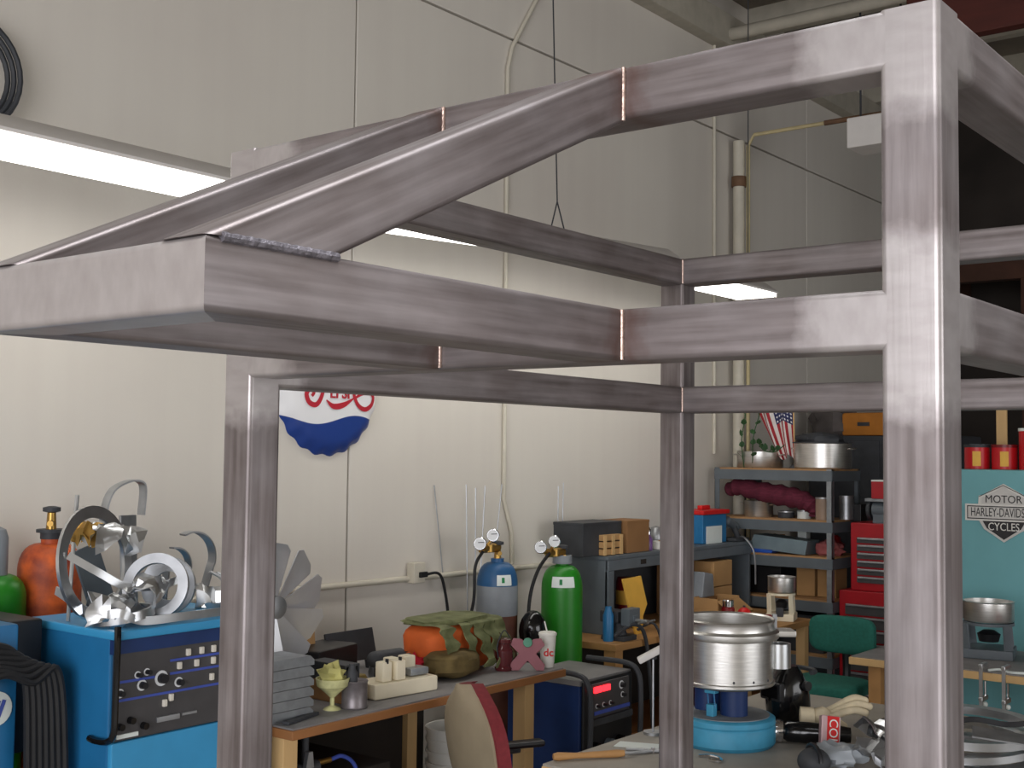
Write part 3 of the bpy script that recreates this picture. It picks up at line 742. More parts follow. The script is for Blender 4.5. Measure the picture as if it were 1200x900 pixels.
MB().cyl((0, -.08, .03), (0, .08, .03), .035, .03, 14).ball((0, -.08, .03), .035, 12, 8).build('motor', 'dark_gray', dm)
MB().cyl((0, .08, .03), (0, .13, .03), .018, .012, 12).build('chuck', 'chrome', dm)
MB().box((0, -.05, -.03), (.035, .04, .11)).build('grip', 'black_plastic', dm, bevel=.008)
single('folded_bracket', MB().prism([(-.13, 0), (.13, 0), (.13, .035), (.1, .07), (-.1, .075), (-.13, .04)], .1, T(0, 0, 0) @ FACE_X), mat('olive_tan', (158, 140, 88), .7, var=.15), 'tan folded sheet-metal bracket on the bench behind the paint can', 'bracket', (-3.72, 3.57, .9), (0, 0, .1), bevel=.006)
bx = thing('square_tube', 'short black square tube end lying on the bench', 'tube', (-3.6, 3.47, .98))
MB().span(-.1, .1, -.04, -.032, 0, .07).span(-.1, .1, .032, .04, 0, .07).span(-.1, .1, -.032, .032, 0, .008).span(-.1, .1, -.032, .032, .062, .07).build('shell', 'dark_gray', bx)
MB().span(-.1, .1, -.05, .05, -.08, 0).build('block', 'cardboard_dark', bx, bevel=.004)
single('panel_board', MB().box((0, 0, .11), (.012, .3, .14)).box((0, -.1, .02), (.03, .03, .04)).box((0, .1, .02), (.03, .03, .04)), 'dark_gray', 'dark slanted panel standing against the wall behind the bench clutter', 'panel', (-4.0, 3.98, .9), (.0, -.25, 0), bevel=.003)
single('tool_case', MB().span(-.1, .1, -.15, .15, 0, .15), 'black_plastic', 'black open tool case behind the tan bracket', 'case', (-3.95, 3.72, .9), (0, 0, .2), bevel=.015)
single('rag', MB().ball((0, 0, .045), (.05, .05, .055), 12, 8, .5, 2), mat('rag_red', (190, 30, 52), .85, var=.2), 'small crumpled red rag behind the cream base unit', 'rag', (-3.68, 4.03, .9))
single('clear_dome', MB().lathe([(0, .0), (.05, 0), (.055, .03), (.045, .07), (.02, .09), (0, .095)], 18, cap=False), 'dull_aluminium', 'shiny round metal cover beside the drill', 'cover', (-3.78, 3.92, .9))

# camouflage and orange bag
mat('bag_orange', (206, 96, 40), .75, var=.2, scale=8)
mat('camo', (92, 98, 60), .85, var=.2, scale=14, c2=(128, 132, 92))
mat('camo_brown', (104, 88, 52), .85, var=.3, scale=16)
bag = thing('camouflage_bag', 'lumpy camouflage bag with orange lining spilling over the bench', 'bag', (-3.62, 4.29, .9), math.radians(4))
def soft_box(c, d, sub, amp, seed, p=4.):
    mb = MB(); n = 14; m_ = 22; vs = []; fs = []
    for i in range(n+1):
        a = PI*i/n-PI/2
        for k in range(m_):
            b = 2*PI*k/m_
            def se(v, e): return math.copysign(abs(v)**(2/e), v)
            q = Vector((se(math.cos(a), p)*se(math.cos(b), p), se(math.cos(a), p)*se(math.sin(b), p), se(math.sin(a), p)))
            f = 1+amp*noise.noise(q*1.9+Vector((seed, 0, seed)))
            vs.append((c[0]+q.x*d[0]/2*f, c[1]+q.y*d[1]/2*f, c[2]+q.z*d[2]/2*(1+amp*.5*noise.noise(q*2.3+Vector((0, seed, 0))))))
    for i in range(n):
        for k in range(m_): fs.append((i*m_+k, i*m_+(k+1) % m_, (i+1)*m_+(k+1) % m_, (i+1)*m_+k))
    return mb.add(vs, fs)
soft_box((-.08, 0, .115), (.26, .46, .23), 1, .14, 3).build('lining', 'bag_orange', bag)
soft_box((.03, -.14, .06), (.2, .26, .12), 1, .25, 5, 3).build('pouch', 'camo_brown', bag)
soft_box((-.09, .0, .232), (.25, .46, .03), 1, .2, 8, 4).build('top_flap', 'camo', bag)
for k, (y, wd, z0, dx) in enumerate(((-.2, .1, .05, .02), (-.06, .07, .08, .03), (.03, .09, .02, .05), (.11, .1, .0, .06), (.19, .09, .01, .04))):
    P = [(-.02, y, .236), (.055, y, .22), (.07+dx*.3, y+.01, .16), (.065+dx, y+.02, .09), (.07+dx, y+.02, z0+.006)]
    mb = MB(); C_ = curve(P, 5); vs = []; fs = []
    for i, p in enumerate(C_):
        f = wd/2*(1-.35*i/len(C_)+.25*math.sin(i*1.3+k))
        for s_ in (-1, 1):
            for o_ in (0, -.006): vs.append((p.x+o_+.01*math.sin(3*s_+i), p.y+s_*f, p.z))
    for i in range(len(C_)-1):
        a = 4*i; b = 4*i+4
        fs += [(a, a+2, b+2, b), (a+1, b+1, b+3, a+3), (a, b, b+1, a+1), (a+2, a+3, b+3, b+2)]
    mb.add(vs, fs).build('camo_strip', 'camo', bag)
MB().box((.05, .08, .19), (.012, .035, .02)).build('clasp', 'label_white', bag)

ln = thing('lantern', 'dark red glass jar lantern between the bag and the purple cross', 'lantern', (-3.50, 4.44, .9))
MB().lathe([(0, 0), (.04, 0), (.044, .012), (.035, .02), (.042, .05), (.042, .09), (.03, .105), (.025, .12), (.035, .125), (.03, .14), (0, .15)], 20, cap=False).build('jar', mat('dark_red_glass', (86, 34, 38), .15, var=.2, spec=.7), ln)
MB().tube(curve([(0, -.042, .06), (0, -.05, .12), (0, 0, .18), (0, .05, .12), (0, .042, .06)]), .003, 6).build('bail', 'dark_gray', ln)
px = thing('cross_plaque', 'dusty purple X-shaped plaque leaning against the white foam cup', 'plaque', (-3.41, 4.50, .9), 0)
poly = [(-.085, .0), (-.045, .0), (0, .05), (.045, 0), (.085, 0), (.09, .03), (.045, .085), (.09, .13), (.07, .165), (.03, .16), (0, .13), (-.03, .16), (-.075, .165), (-.09, .13), (-.045, .085), (-.09, .035)]
xf = R(-.15, 'Y') @ R(.72, 'Z') @ R(-.0, 'X') @ FACE_X
MB().prism([(x*.88, y*.88) for x, y in poly], .016, R(-.9, 'Z') @ R(-.16, 'Y') @ FACE_X).build('board', 'purple_wood', px, bevel=.003)
MB().lathe([(0, 0), (.022, 0), (.02, .006), (0, .007)], 14, R(-.9, 'Z') @ R(-.16, 'Y') @ T(.018, 0, .125) @ FACE_X, cap=False).build('badge', mat('badge_green', (70, 140, 112), .4), px)
cup = thing('foam_cup', 'tall white foam cup with a straw and red print', 'cup', (-3.41, 4.63, .9))
MB().lathe([(0, 0), (.029, 0), (.031, .005), (.04, .145), (.043, .147), (.043, .156), (.039, .156), (.03, .02), (0, .02)], 26, cap=False).build('cup', 'white_plastic', cup)
MB().lathe([(.0, .15), (.04, .15), (.043, .157), (.036, .162), (0, .16)], 26, cap=False).build('lid', 'white_plastic', cup)
MB().cyl((0, 0, .15), (-.01, -.012, .21), .0035, seg=8).build('straw', 'white_plastic', cup)
text_mesh('dc', .05, .0015, R(va+PI/2, 'Z') @ T(.004, -.036, .07) @ FACE_MY, 'red_bright', 'print', cup, 1, .001)
sb = thing('tape_dispenser', 'small black box with a pale window beside the foam cup', 'box', (-3.44, 4.66+.0, .9))
cup.location = (-3.40, 4.64, .9)
MB().span(-.025, .025, -.025, .035, 0, .06).build('case', 'black_plastic', sb, bevel=.005)
MB().lathe([(0, 0), (.012, 0), (.011, .004), (0, .004)], 14, T(.025, .0, .022) @ FACE_X, cap=False).build('window', 'label_white', sb)
hm = thing('goggles_case', 'dark rounded helmet shell standing behind the bench by the green cylinder', 'helmet', (-4.02, 5.35, 0))
MB().ball((0, 0, .93), (.075, .08, .11), 16, 10).build('shell', 'gloss_black', hm)
MB().span(-.02, .02, -.02, .02, 0, .85).build('stand', 'dark_gray', hm)
# under the bench
def bucket(loc, label):
    t = thing('bucket', label, 'bucket', loc, 0, 'white plastic buckets under the bench')
    MB().lathe([(0, 0), (.125, 0), (.14, .30), (.148, .30), (.148, .318), (.143, .322), (.143, .35), (.15, .352), (.15, .37), (.138, .37), (.135, .34), (.12, .015), (0, .015)], 32, cap=False).build('pail', 'white_plastic', t)
    MB().lathe([(.143, .25), (.15, .25), (.15, .262), (.143, .262)], 32, closed=True).build('rib', 'white_plastic', t)
    return t
bucket((-4.0, 4.69, .0), 'lower white plastic bucket of the nested pair under the bench')
b2 = bucket((-4.0, 4.69, .165), 'upper white plastic bucket of the nested pair under the bench')
MB().lathe([(0, 0), (.128, 0)], 24, T(0, 0, .25), cap=False).build('inner_fill', 'black_rubber', b2)  # flat black disc that makes the open bucket dark inside
av = thing('air_valve', 'grey air valve with brass fitting hanging under the bench', 'valve', (-3.47, 3.2, .70))
MB().cyl((0, -.05, .0), (0, .06, .0), .025, seg=14).cyl((0, 0, 0), (0, 0, .16), .014, seg=10).build('body', 'dark_gray', av)
MB().cyl((0, .06, .01), (0, .13, .01), .011, seg=10).build('fitting', 'brass', av)
MB().prism([(-.02, .0), (.02, 0), (.012, .06), (-.008, .06)], .02, T(.02, -.01, .01) @ FACE_X).build('lever', 'dull_aluminium', av)
MB().tube(curve([(0, .13, .01), (0, .2, .01), (0, .27, -.05), (0, .3, -.2), (0, .3, -.5)]), .008, 8).build('hose', 'panel_line', av)

# maroon office chair pulled up to the bench
mc = thing('office_chair', 'maroon office chair with tan plastic back shell, pulled up to the workbench', 'chair', (-3.0, 3.72, 0), math.radians(-28))
def shell_back(name, m, th0, th1, w0=.25, parent=mc):
    mb = MB(); vs = []; fs = []; n = 16; k_ = 8
    for i in range(n+1):
        t = i/n; z = .48+.53*t
        wv = w0*(1-.9*max(0, (t-.55)/.45)**2.6)*(.80+.2*min(1, t*3))
        yb = -.06-.10*t+.10*(t-.45)**2
        for j in range(k_+1):
            s_ = -1+2*j/k_
            for o_ in (th0, th1): vs.append((s_*wv, yb+.05*s_*s_*.8+o_, z))
    st = 2*(k_+1)
    for i in range(n):
        for j in range(k_):
            a = i*st+2*j
            fs += [(a, a+2, a+st+2, a+st), (a+1, a+st+1, a+st+3, a+3)]
        a = i*st; fs.append((a, a+st, a+st+1, a+1)); a = i*st+2*k_; fs.append((a, a+1, a+st+1, a+st))
    fs += [tuple(x for j in range(k_) for x in ())] if False else []
    for j in range(k_):
        a = 2*j; fs.append((a, a+1, a+3, a+2)); a = n*st+2*j; fs.append((a, a+2, a+3, a+1))
    return mb.add(vs, fs).build(name, m, parent)
shell_back('back_shell', 'beige_shell', -.012, .0)
shell_back('backrest', 'maroon', .001, .05, .262)
soft_box((0, .22, .46), (.48, .46, .09), 1, .02, 1, 5).build('seat', 'maroon', mc)
for s_ in (-1, 1):
    MB().tube(curve([(s_*.25, .05, .5), (s_*.29, .04, .6), (s_*.29, .08, .655), (s_*.29, .26, .665)]), .016, 8).build('arm_support', 'dark_gray', mc)
    MB().box((s_*.29, .2, .684), (.06, .34, .028)).build('armrest', 'black_plastic', mc, bevel=.012)
MB().box((0, .1, .42), (.07, .3, .03)).box((0, -.07, .51), (.07, .04, .2)).build('bracket', 'dark_gray', mc)
MB().cyl((0, .2, .1), (0, .2, .42), .03, seg=14).build('column', 'dark_gray', mc)
for k in range(5):
    a = 2*PI*k/5
    lg = MB().tube([(0, .2, .12), (.28*math.cos(a), .2+.28*math.sin(a), .075)], [.03, .018], 8).build('base_leg', 'dark_gray', mc)
    MB().cyl((.28*math.cos(a)-.02, .2+.28*math.sin(a), .03), (.28*math.cos(a)+.02, .2+.28*math.sin(a), .03), .03, seg=12).build('caster', 'black_rubber', lg)

# blue welder with red display beyond the bench end
wd = thing('welding_machine', 'compact dark blue welding machine with red display beyond the bench end', 'welder', (-3.4, 4.95, 0))
MB().span(-.48, -.03, 0, .46, .05, .76).build('cabinet', 'navy', wd, bevel=.012)
MB().prism([(-.46, .76), (-.03, .76), (-.03, .785), (-.42, .785)], .46, Matrix(((1, 0, 0, 0), (0, 0, 1, 0), (0, 1, 0, 0), (0, 0, 0, 1)))).build('top_cover', 'bench_grey', wd)
MB().span(-.03, -.012, .01, .45, .35, .78).build('front_panel', 'black_plastic', wd, bevel=.008)
p2_ = MB().box((0, .23, .68), (.014, .34, .17), T(-.006, 0, 0)).build('control_panel', 'panel_black', wd, bevel=.006)
for y in (.105, .18):
    d_ = MB().box((0, y, .735), (.01, .06, .028), T(.006, 0, 0)).build('display', 'led_red', p2_)
for y in (.1, .16, .22): knob(p2_, y, .655, .008, .003, 'black_plastic')
knob(p2_, .32, .73, .014, .003, 'black_plastic'); knob(p2_, .33, .68, .01, .003, 'black_plastic')
MB().span(.0, .004, .08, .4, .612, .63).build('stripe', 'panel_line', wd)
MB().span(-.02, .012, .06, .42, .56, .595).build('ledge', 'dark_gray', wd, bevel=.006)
for y in (.1, .22, .32):
    MB().lathe([(.03, 0), (.03, .03), (.018, .04), (0, .04)], 16, T(-.012, y, .45) @ FACE_X, cap=False).build('socket', 'gloss_black' if y != .22 else 'steel_gray', wd)
for y in (.0, .455):
    MB().tube(curve([(-.3, y, .815), (-.05, y, .815), (.02, y, .77), (.035, y, .66), (.03, y, .45), (.0, y, .3)]), .014, 8).build('guard_tube', 'dark_gray', wd)
MB().span(-.45, -.05, .03, .43, 0, .05).build('base', 'black_plastic', wd)

# ------------------------------------------------------------------ second bench with the steel hutch
sbn = thing('workbench', 'wooden side bench carrying the grey steel hutch along the wall', 'workbench', (-4.46, 5.93, 0))
MB().span(0, .60, 0, 2.1, .76, .80).build('top', 'wood', sbn, bevel=.004)
for x in (.05, .55):
    for y in (.05, 2.05): MB().span(x-.04, x+.04, y-.04, y+.04, 0, .76).build('leg', 'wood', sbn, bevel=.003)
MB().span(.02, .04, .06, 2.04, .1, .76).build('back_board', 'back_wall_dark', sbn)
MB().span(.04, .5, .1, 2.0, .2, .23).build('lower_shelf', 'bench_edge', sbn)
hu = thing('steel_hutch', 'grey steel hutch with open front standing on the side bench', 'hutch', (-4.45, 6.2, .8))
MB().span(0, .35, 0, .025, .0, .45).build('side_panel', 'steel_gray', hu, bevel=.004)
MB().span(0, .35, 1.845, 1.87, .0, .45).build('side_panel', 'steel_gray', hu, bevel=.004)
MB().span(0, .36, -.01, 1.88, .45, .475).build('top', 'steel_gray', hu, bevel=.004)
MB().span(.335, .36, 0, 1.87, .385, .45).build('front_rail', 'steel_gray', hu, bevel=.004)
MB().span(0, .012, .025, 1.845, .0, .45).build('back_panel', 'dark_gray', hu)
MB().span(.33, .36, 0, .06, .0, .385).build('upright', 'steel_gray', hu, bevel=.004)
MB().span(.33, .36, .93, .99, .0, .385).build('upright', 'steel_gray', hu, bevel=.004)
MB().span(.36, .364, .36, .42, .405, .435).build('badge', 'back_wall_dark', hu)
HZ = 1.277
def carton(label, loc, d, m, rz=0, name='carton', cat='box', lid=True, grp=None):
    t = thing(name, label, cat, loc, rz, grp)
    MB().box((0, 0, d[2]/2), d).build('body', m, t, bevel=.004)
    if lid: MB().box((0, 0, d[2]*.96), (d[0]*1.01, d[1]*1.01, d[2]*.09)).build('lid', m, t, bevel=.003)
    return t
carton('charcoal storage box on the hutch, behind the small wooden carton', (-4.26, 6.22, HZ), (.22, .42, .20), 'dark_gray')
cw = thing('wooden_carton', 'small pale carton of stacked slats on the hutch front', 'box', (-4.15, 6.28, HZ))
for k in range(3): MB().box((0, 0, .02+k*.043), (.07, .2, .036)).build('slat', 'cardboard', cw, bevel=.004)
for y in (-.09, .0, .09): MB().box((.038, y, .062), (.006, .03, .12)).build('batten', 'wood_pale', cw)
carton('brown cardboard box on the hutch beside the charcoal box', (-4.22, 6.58, HZ), (.2, .26, .2), 'cardboard_dark')
bt = thing('spray_bottle', 'purple bottle with a shiny cap on the hutch', 'bottle', (-4.16, 6.76, HZ))
MB().lathe([(0, 0), (.028, 0), (.03, .01), (.03, .07), (.016, .09), (.014, .1), (0, .1)], 16, cap=False).build('bottle', mat('purple', (120, 84, 140), .3, var=.1), bt)
MB().lathe([(.018, .1), (.018, .13), (.01, .145), (0, .145)], 14, cap=False).build('cap', 'chrome', bt)
dsp = thing('tape_roll', 'white roll lying on the hutch next to the purple bottle', 'roll', (-4.15, 6.92, HZ))
MB().lathe([(.025, 0), (.065, 0), (.065, .05), (.025, .05)], 24, closed=True).build('roll', 'white_plastic', dsp)
MB().lathe([(.02, .0), (.025, 0), (.025, .056), (.02, .056)], 24, closed=True).build('core', 'cardboard', dsp)
sc_ = single('chrome_lamp', MB().lathe([(0, 0), (.04, 0), (.055, .05), (.05, .1), (.03, .13), (0, .14)], 18, cap=False), 'dull_aluminium', 'round metal reflector on the hutch behind the steel post', 'reflector', (-4.26, 7.02, HZ))
# vise, paddle board and clutter on the side bench
vs_ = thing('bench_vise', 'dark grey bench vise on the side bench left of the yellow board', 'vise', (-3.97, 6.13, .8))
MB().span(-.08, .08, -.07, .07, 0, .03).lathe([(.05, .03), (.04, .06), (.04, .1)], 16).build('base', 'dark_gray', vs_, bevel=.003)
MB().span(-.1, .03, -.06, .06, .1, .17).build('body', 'dark_gray', vs_, bevel=.01)
MB().span(.05, .11, -.06, .06, .09, .19).span(-.1, .12, -.025, .025, .11, .15).build('jaw', 'steel_gray', vs_, bevel=.006)
MB().cyl((.11, 0, .12), (.2, 0, .12), .013, seg=10).build('screw', 'dull_aluminium', vs_)
MB().cyl((.19, -.09, .12), (.19, .09, .12), .006, seg=8).build('handle', 'dull_aluminium', vs_)
single('blue_flask', MB().lathe([(0, 0), (.03, 0), (.032, .01), (.032, .15), (.02, .18), (.02, .2), (0, .2)], 16, cap=False), 'welder_blue', 'slim blue flask standing at the near end of the side bench', 'flask', (-3.98, 6.03, .8))
yb = thing('paddle_board', 'flat yellow paddle-shaped board leaning against the hutch', 'board', (-4.0, 6.26, .8), 0)
MB().prism([(0.0, .34), (.205, .345), (.245, .17), (.185, .1), (.165, .0), (.085, 0), (.05, .13)], .014, R(-.12, 'Y') @ FACE_X).build('board', 'yellow_board', yb, bevel=.002)
MB().lathe([(.006, .0), (.014, 0), (.014, .016), (.006, .016)], 12, R(-.12, 'Y') @ T(0, .125, .03) @ FACE_X, closed=True).build('grommet', 'brass', yb)
jr = thing('glass_jar', 'dark red jar with yellow lid beside the yellow paddle board', 'jar', (-3.96, 6.72, .8))
MB().lathe([(0, 0), (.065, 0), (.07, .01), (.07, .13), (.05, .15), (0, .15)], 20, cap=False).build('jar', 'red_dark', jr)
MB().lathe([(.055, .145), (.055, .17), (0, .172)], 20, cap=False).build('lid', 'yellow_board', jr)
cn = thing('grease_tin', 'red tin with yellow label inside the hutch', 'tin', (-4.28, 6.7, .8))
MB().lathe([(0, 0), (.07, 0), (.07, .28), (.06, .3), (0, .3)], 20, cap=False).build('tin', 'red_dark', cn)
MB().lathe([(.072, .13), (.072, .22)], 20, None, cap=False).build('paper_label', 'yellow_board', cn)
single('cable_bundle', MB().tube(curve([(-3.95, 6.05, .83), (-3.86, 6.1, .9), (-3.84, 6.2, .84), (-3.83, 6.25, .6), (-3.82, 6.28, .2)]), .012, 7).tube(curve([(-3.95, 6.3, .84), (-3.85, 6.33, .88), (-3.83, 6.4, .7), (-3.82, 6.42, .3)]), .008, 7), 'dark_gray', 'grey cables trailing off the side bench below the vise', 'cable')
carton('upper small cardboard box on the side bench under the hutch', (-4.17, 7.62, .99), (.18, .26, .17), 'cardboard', lid=False)
carton('lower small cardboard box on the side bench under the hutch', (-4.17, 7.62, .8), (.18, .26, .185), 'cardboard', lid=False)
carton('dark brown cardboard box at the back of the hutch', (-4.3, 7.35, .8), (.16, .24, .36), 'cardboard_dark', lid=False)
jg = thing('plastic_jug', 'grey plastic jug beside the small cardboard boxes', 'jug', (-4.08, 7.32, .94))
MB().prism([(-.08, 0), (.09, 0), (.07, .15), (-.05, .17)], .1, T(-.05, 0, 0) @ FACE_X).build('jug', 'gas_gray', jg, bevel=.01)
MB().box((0, 0, -.07), (.12, .2, .14)).build('block', 'cardboard_dark', jg)
oc = thing('open_carton', 'open cardboard carton with a flap hanging toward the aluminium drum', 'box', (-3.97, 7.32, .8), 0)
for (c, d) in (((-.09, 0, .075), (.006, .3, .15)), ((0, -.15, .075), (.18, .006, .15)), ((0, .15, .075), (.18, .006, .15)), ((.09, 0, .06), (.006, .3, .12)), ((0, 0, .004), (.18, .3, .008))):
    MB().box(c, d).build('wall_board', 'cardboard', oc)
MB().box((0, 0, 0), (.13, .3, .006), T(.14, .0, .10) @ R(.6, 'Y')).build('flap', 'cardboard', oc)
bc = thing('tool_case', 'blue hard case with red lid and white paper on the hutch', 'case', (-4.25, 7.63, HZ))
MB().box((0, 0, .1), (.2, .34, .2)).build('case', 'welder_blue', bc, bevel=.008)
MB().box((0, .02, .215), (.21, .38, .03)).build('lid', 'red_bright', bc, bevel=.006)
MB().box((0, .02, .245), (.04, .12, .03)).build('handle', 'red_bright', bc, bevel=.006)
MB().box((.104, -.02, .06), (.004, .22, .12)).build('paper', 'label_white', bc)
sn = thing('glue_gun', 'grey air tool lying on the hutch beside the blue case', 'tool', (-4.18, 7.95, HZ))
MB().cyl((0, -.08, .14), (0, .06, .09), .03, .025, 14).ball((0, -.09, .145), .034, 12, 8).build('barrel', 'steel_gray', sn)
MB().tube(curve([(0, .0, .12), (.02, .02, .05), (.03, .03, .02)]), .022, 10).build('grip', 'dark_gray', sn)
MB().box((.02, 0, .012), (.12, .2, .024)).build('foot', 'dark_gray', sn, bevel=.005)
MB().tube(curve([(.03, .03, .03), (.1, .0, .02), (.17, .0, -.08), (.17, .02, -.3)]), .007, 7).build('hose', 'dull_aluminium', sn)

# ------------------------------------------------------------------ small worktable in front of the rack
wt = thing('worktable', 'small wooden worktable behind the aluminium drum', 'table', (-3.83, 6.4, 0))
MB().span(0, .5, 0, 1.02, .81, .85).build('top', 'wood', wt, bevel=.004)
for x in (.05, .45):
    for y in (.05, .97): MB().span(x-.03, x+.03, y-.03, y+.03, 0, .81).build('leg', 'wood_pale', wt, bevel=.003)
MB().span(.04, .46, .04, .98, .25, .28).build('lower_shelf', 'bench_edge', wt)
rj = thing('glass_jar', 'red jar with a bright metal cap on the small worktable', 'jar', (-3.66, 6.9, .85))
MB().lathe([(0, 0), (.038, 0), (.042, .01), (.042, .085), (.034, .1), (0, .1)], 20, cap=False).build('jar', 'red_dark', rj)
MB().lathe([(.036, .098), (.036, .135), (.03, .14), (0, .14)], 20, cap=False).build('cap', 'chrome', rj)
tm = thing('red_ball', 'small bright red ball beside the red jar', 'ball', (-3.60, 7.0, .85))
MB().ball((0, 0, .045), .045, 16, 10).build('ball', 'red_bright', tm)
MB().cyl((0, 0, .085), (0, 0, .1), .008, seg=8).build('stem', 'dark_gray', tm)
rb2 = thing('squeeze_bottle', 'dark red squeeze bottle lying on the small worktable', 'bottle', (-3.47, 7.0, .878), 1.0)
MB().cyl((-.07, 0, 0), (.05, 0, 0), .027, seg=16).cyl((.05, 0, 0), (.075, 0, 0), .027, .012, 16).build('bottle', mat('dusty_red', (150, 52, 62), .4, var=.15), rb2)
MB().cyl((.075, 0, 0), (.1, 0, 0), .012, .008, 12).build('nozzle', 'label_white', rb2)
single('enamel_plate', MB().lathe([(0, .0), (.06, 0), (.1, .02), (.1, .024), (.06, .006), (0, .006)], 24, cap=False), 'dull_aluminium', 'shallow metal dish on the small worktable behind the red bottle', 'dish', (-3.62, 7.16, .85))
def burner(t, s, m, pm):
    """cast burner stand with a round pot: base slab, four legs, ring, pot"""
    MB().box((0, 0, .025*s), (.26*s, .26*s, .05*s)).build('base', m, t, bevel=.006)
    for sx in (-1, 1):
        for sy in (-1, 1):
            MB().prism([(-.022*s, 0), (.03*s, 0), (.012*s, .13*s), (-.03*s, .13*s)], .012*s, T(sx*.1*s, sy*.1*s, .05*s) @ R(PI/4*(1 if sx*sy < 0 else -1), 'Z') @ FACE_MY).build('stand_leg', m, t)
    MB().lathe([(.1*s, .17*s), (.13*s, .17*s), (.13*s, .185*s), (.1*s, .185*s)], 24, closed=True).build('ring', m, t)
    MB().lathe([(0, .08*s), (.05*s, .08*s), (.06*s, .12*s), (.03*s, .14*s), (0, .14*s)], 16, cap=False).build('burner_head', 'black_plastic', t)
    MB().lathe([(0, .19*s), (.125*s, .19*s), (.13*s, .2*s), (.13*s, .29*s), (.135*s, .295*s), (.125*s, .295*s), (.12*s, .2*s), (0, .2*s)], 32, cap=False).build('pot', pm, t)
bs = thing('burner_stand', 'cream cast stand holding an aluminium pot on the small worktable', 'stand', (-3.46, 7.24, .85), .3)
burner(bs, .98, 'cream_plastic', 'brushed_aluminium'); bs.scale = (.68, .68, .95)
MB().box((.0, -.12, .06), (.07, .03, .06)).build('gas_valve', 'dark_gray', bs, bevel=.005)

# ------------------------------------------------------------------ steel rack in the corner
rk = thing('storage_rack', 'grey steel storage rack with particle-board shelves in the far corner', 'rack', (-4.42, 8.12, 0))
for x in (0.02, .90):
    for y in (0.0, .5):
        MB().span(x-.02, x+.02, y, y+.004 if y == 0 else y-.004, 0, 1.8).span(x-.02 if x < .5 else x+.016, x-.016 if x < .5 else x+.02, min(y, y+.04 if y == 0 else y-.04), max(y, y+.04 if y == 0 else y-.04), 0, 1.8).build('upright', 'galvanised' if (x > .5 and y == 0) else 'steel_gray', rk)
for z in (1.80, 1.44, 1.185, .885, .5, .14):
    sh = MB().span(0, .92, .004, .496, z-.016, z).build('shelf', 'shelf_board', rk)
    MB().span(.0, .92, -.004, .004, z-.085, z-.012).span(0, .92, .496, .504, z-.085, z-.012).span(.916, .924, 0, .5, z-.085, z-.012).span(-.004, .004, 0, .5, z-.085, z-.012).build('edge_beam', 'steel_gray', sh)
G = 'pots and tins on the storage rack'
def pan(label, loc, r, h_, m='brushed_aluminium', name='cooking_pot'):
    t = thing(name, label, 'pot', loc, 0, G)
    MB().lathe([(0, 0), (r*.96, 0), (r, .01), (r, h_), (r*1.02, h_+.003), (r*.97, h_), (r*.96, .012), (0, .012)], 36, cap=False).build('pot', m, t)
    for s_ in (-1, 1):
        MB().tube(curve([(s_*r, -.04, h_*.8), (s_*(r+.03), -.035, h_*.82), (s_*(r+.03), .035, h_*.82), (s_*r, .04, h_*.8)], 4), .005, 6).build('handle', m, t)
    return t
pan('shallow aluminium pan at the wall end of the top rack shelf', (-4.17, 8.36, 1.8), .17, .12)
pan('wide bright aluminium pot at the outer end of the top rack shelf', (-3.68, 8.38, 1.8), .205, .18)
hat = thing('dark_cap', 'dark crumpled cap resting on the wide aluminium pot', 'cap', (-3.70, 8.38, 1.985))
MB().ball((0, 0, .03), (.17, .17, .05), 18, 8, .3, 4).build('crown', 'dark_gray', hat)
MB().lathe([(0, 0), (.2, 0), (.2, .008), (0, .008)], 24, cap=False).build('brim', 'dark_gray', hat)
# flag
def flag_material():
    m, N, L, b = node_mat('flag_cloth')
    uv = N.new('ShaderNodeUVMap'); s = N.new('ShaderNodeSeparateXYZ'); L.new(uv.outputs[0], s.inputs[0])
    def mt(op, a, c):
        n = N.new('ShaderNodeMath'); n.operation = op
        for i, v in enumerate((a, c)):
            if isinstance(v, (int, float)): n.inputs[i].default_value = v
            else: L.new(v, n.inputs[i])
        return n.outputs[0]
    st = mt('LESS_THAN', mt('MODULO', mt('MULTIPLY', s.outputs[0], 13), 2), 1)
    cant = mt('MULTIPLY', mt('GREATER_THAN', s.outputs[0], .46), mt('LESS_THAN', s.outputs[1], .4))
    def mix(f, a, c):
        n = N.new('ShaderNodeMix'); n.data_type = 'RGBA'; L.new(f, n.inputs[0])
        for i, v in ((6, a), (7, c)):
            if isinstance(v, tuple): n.inputs[i].default_value = v
            else: L.new(v, n.inputs[i])
        return n.outputs[2]
    stars = N.new('ShaderNodeTexVoronoi'); stars.inputs['Scale'].default_value = 14; stars.inputs['Randomness'].default_value = .1
    L.new(uv.outputs[0], stars.inputs['Vector'])
    sf = mt('LESS_THAN', stars.outputs['Distance'], .25)
    L.new(mix(cant, mix(st, lin((222, 216, 212)), lin((160, 36, 46))), mix(sf, lin((40, 46, 88)), lin((220, 220, 224)))), b.inputs['Base Color'])
    b.inputs['Roughness'].default_value = .8
flag_material()
fl = thing('flag', 'small red, white and blue striped flag hanging on a stick above the rack', 'flag', (-4.05, 8.34, 1.8))
nu, nv = 22, 12; me = bpy.data.meshes.new('cloth'); vs = []; fs = []; uvs = []
for j in range(nv+1):
    t = j/nv
    for i in range(nu+1):
        u = i/nu
        x = (-.17+.33*u)*(1-.62*t**1.1)+.10*t**1.2
        vs.append((x, .025*math.sin(u*13+t*2)*(1-.2*t), .50-.42*t+.02*math.cos(u*9))); uvs.append((u, t))
for j in range(nv):
    for i in range(nu): a = j*(nu+1)+i; fs.append((a, a+1, a+nu+2, a+nu+1))
me.from_pydata(vs, [], fs); ul = me.uv_layers.new(name='UVMap')
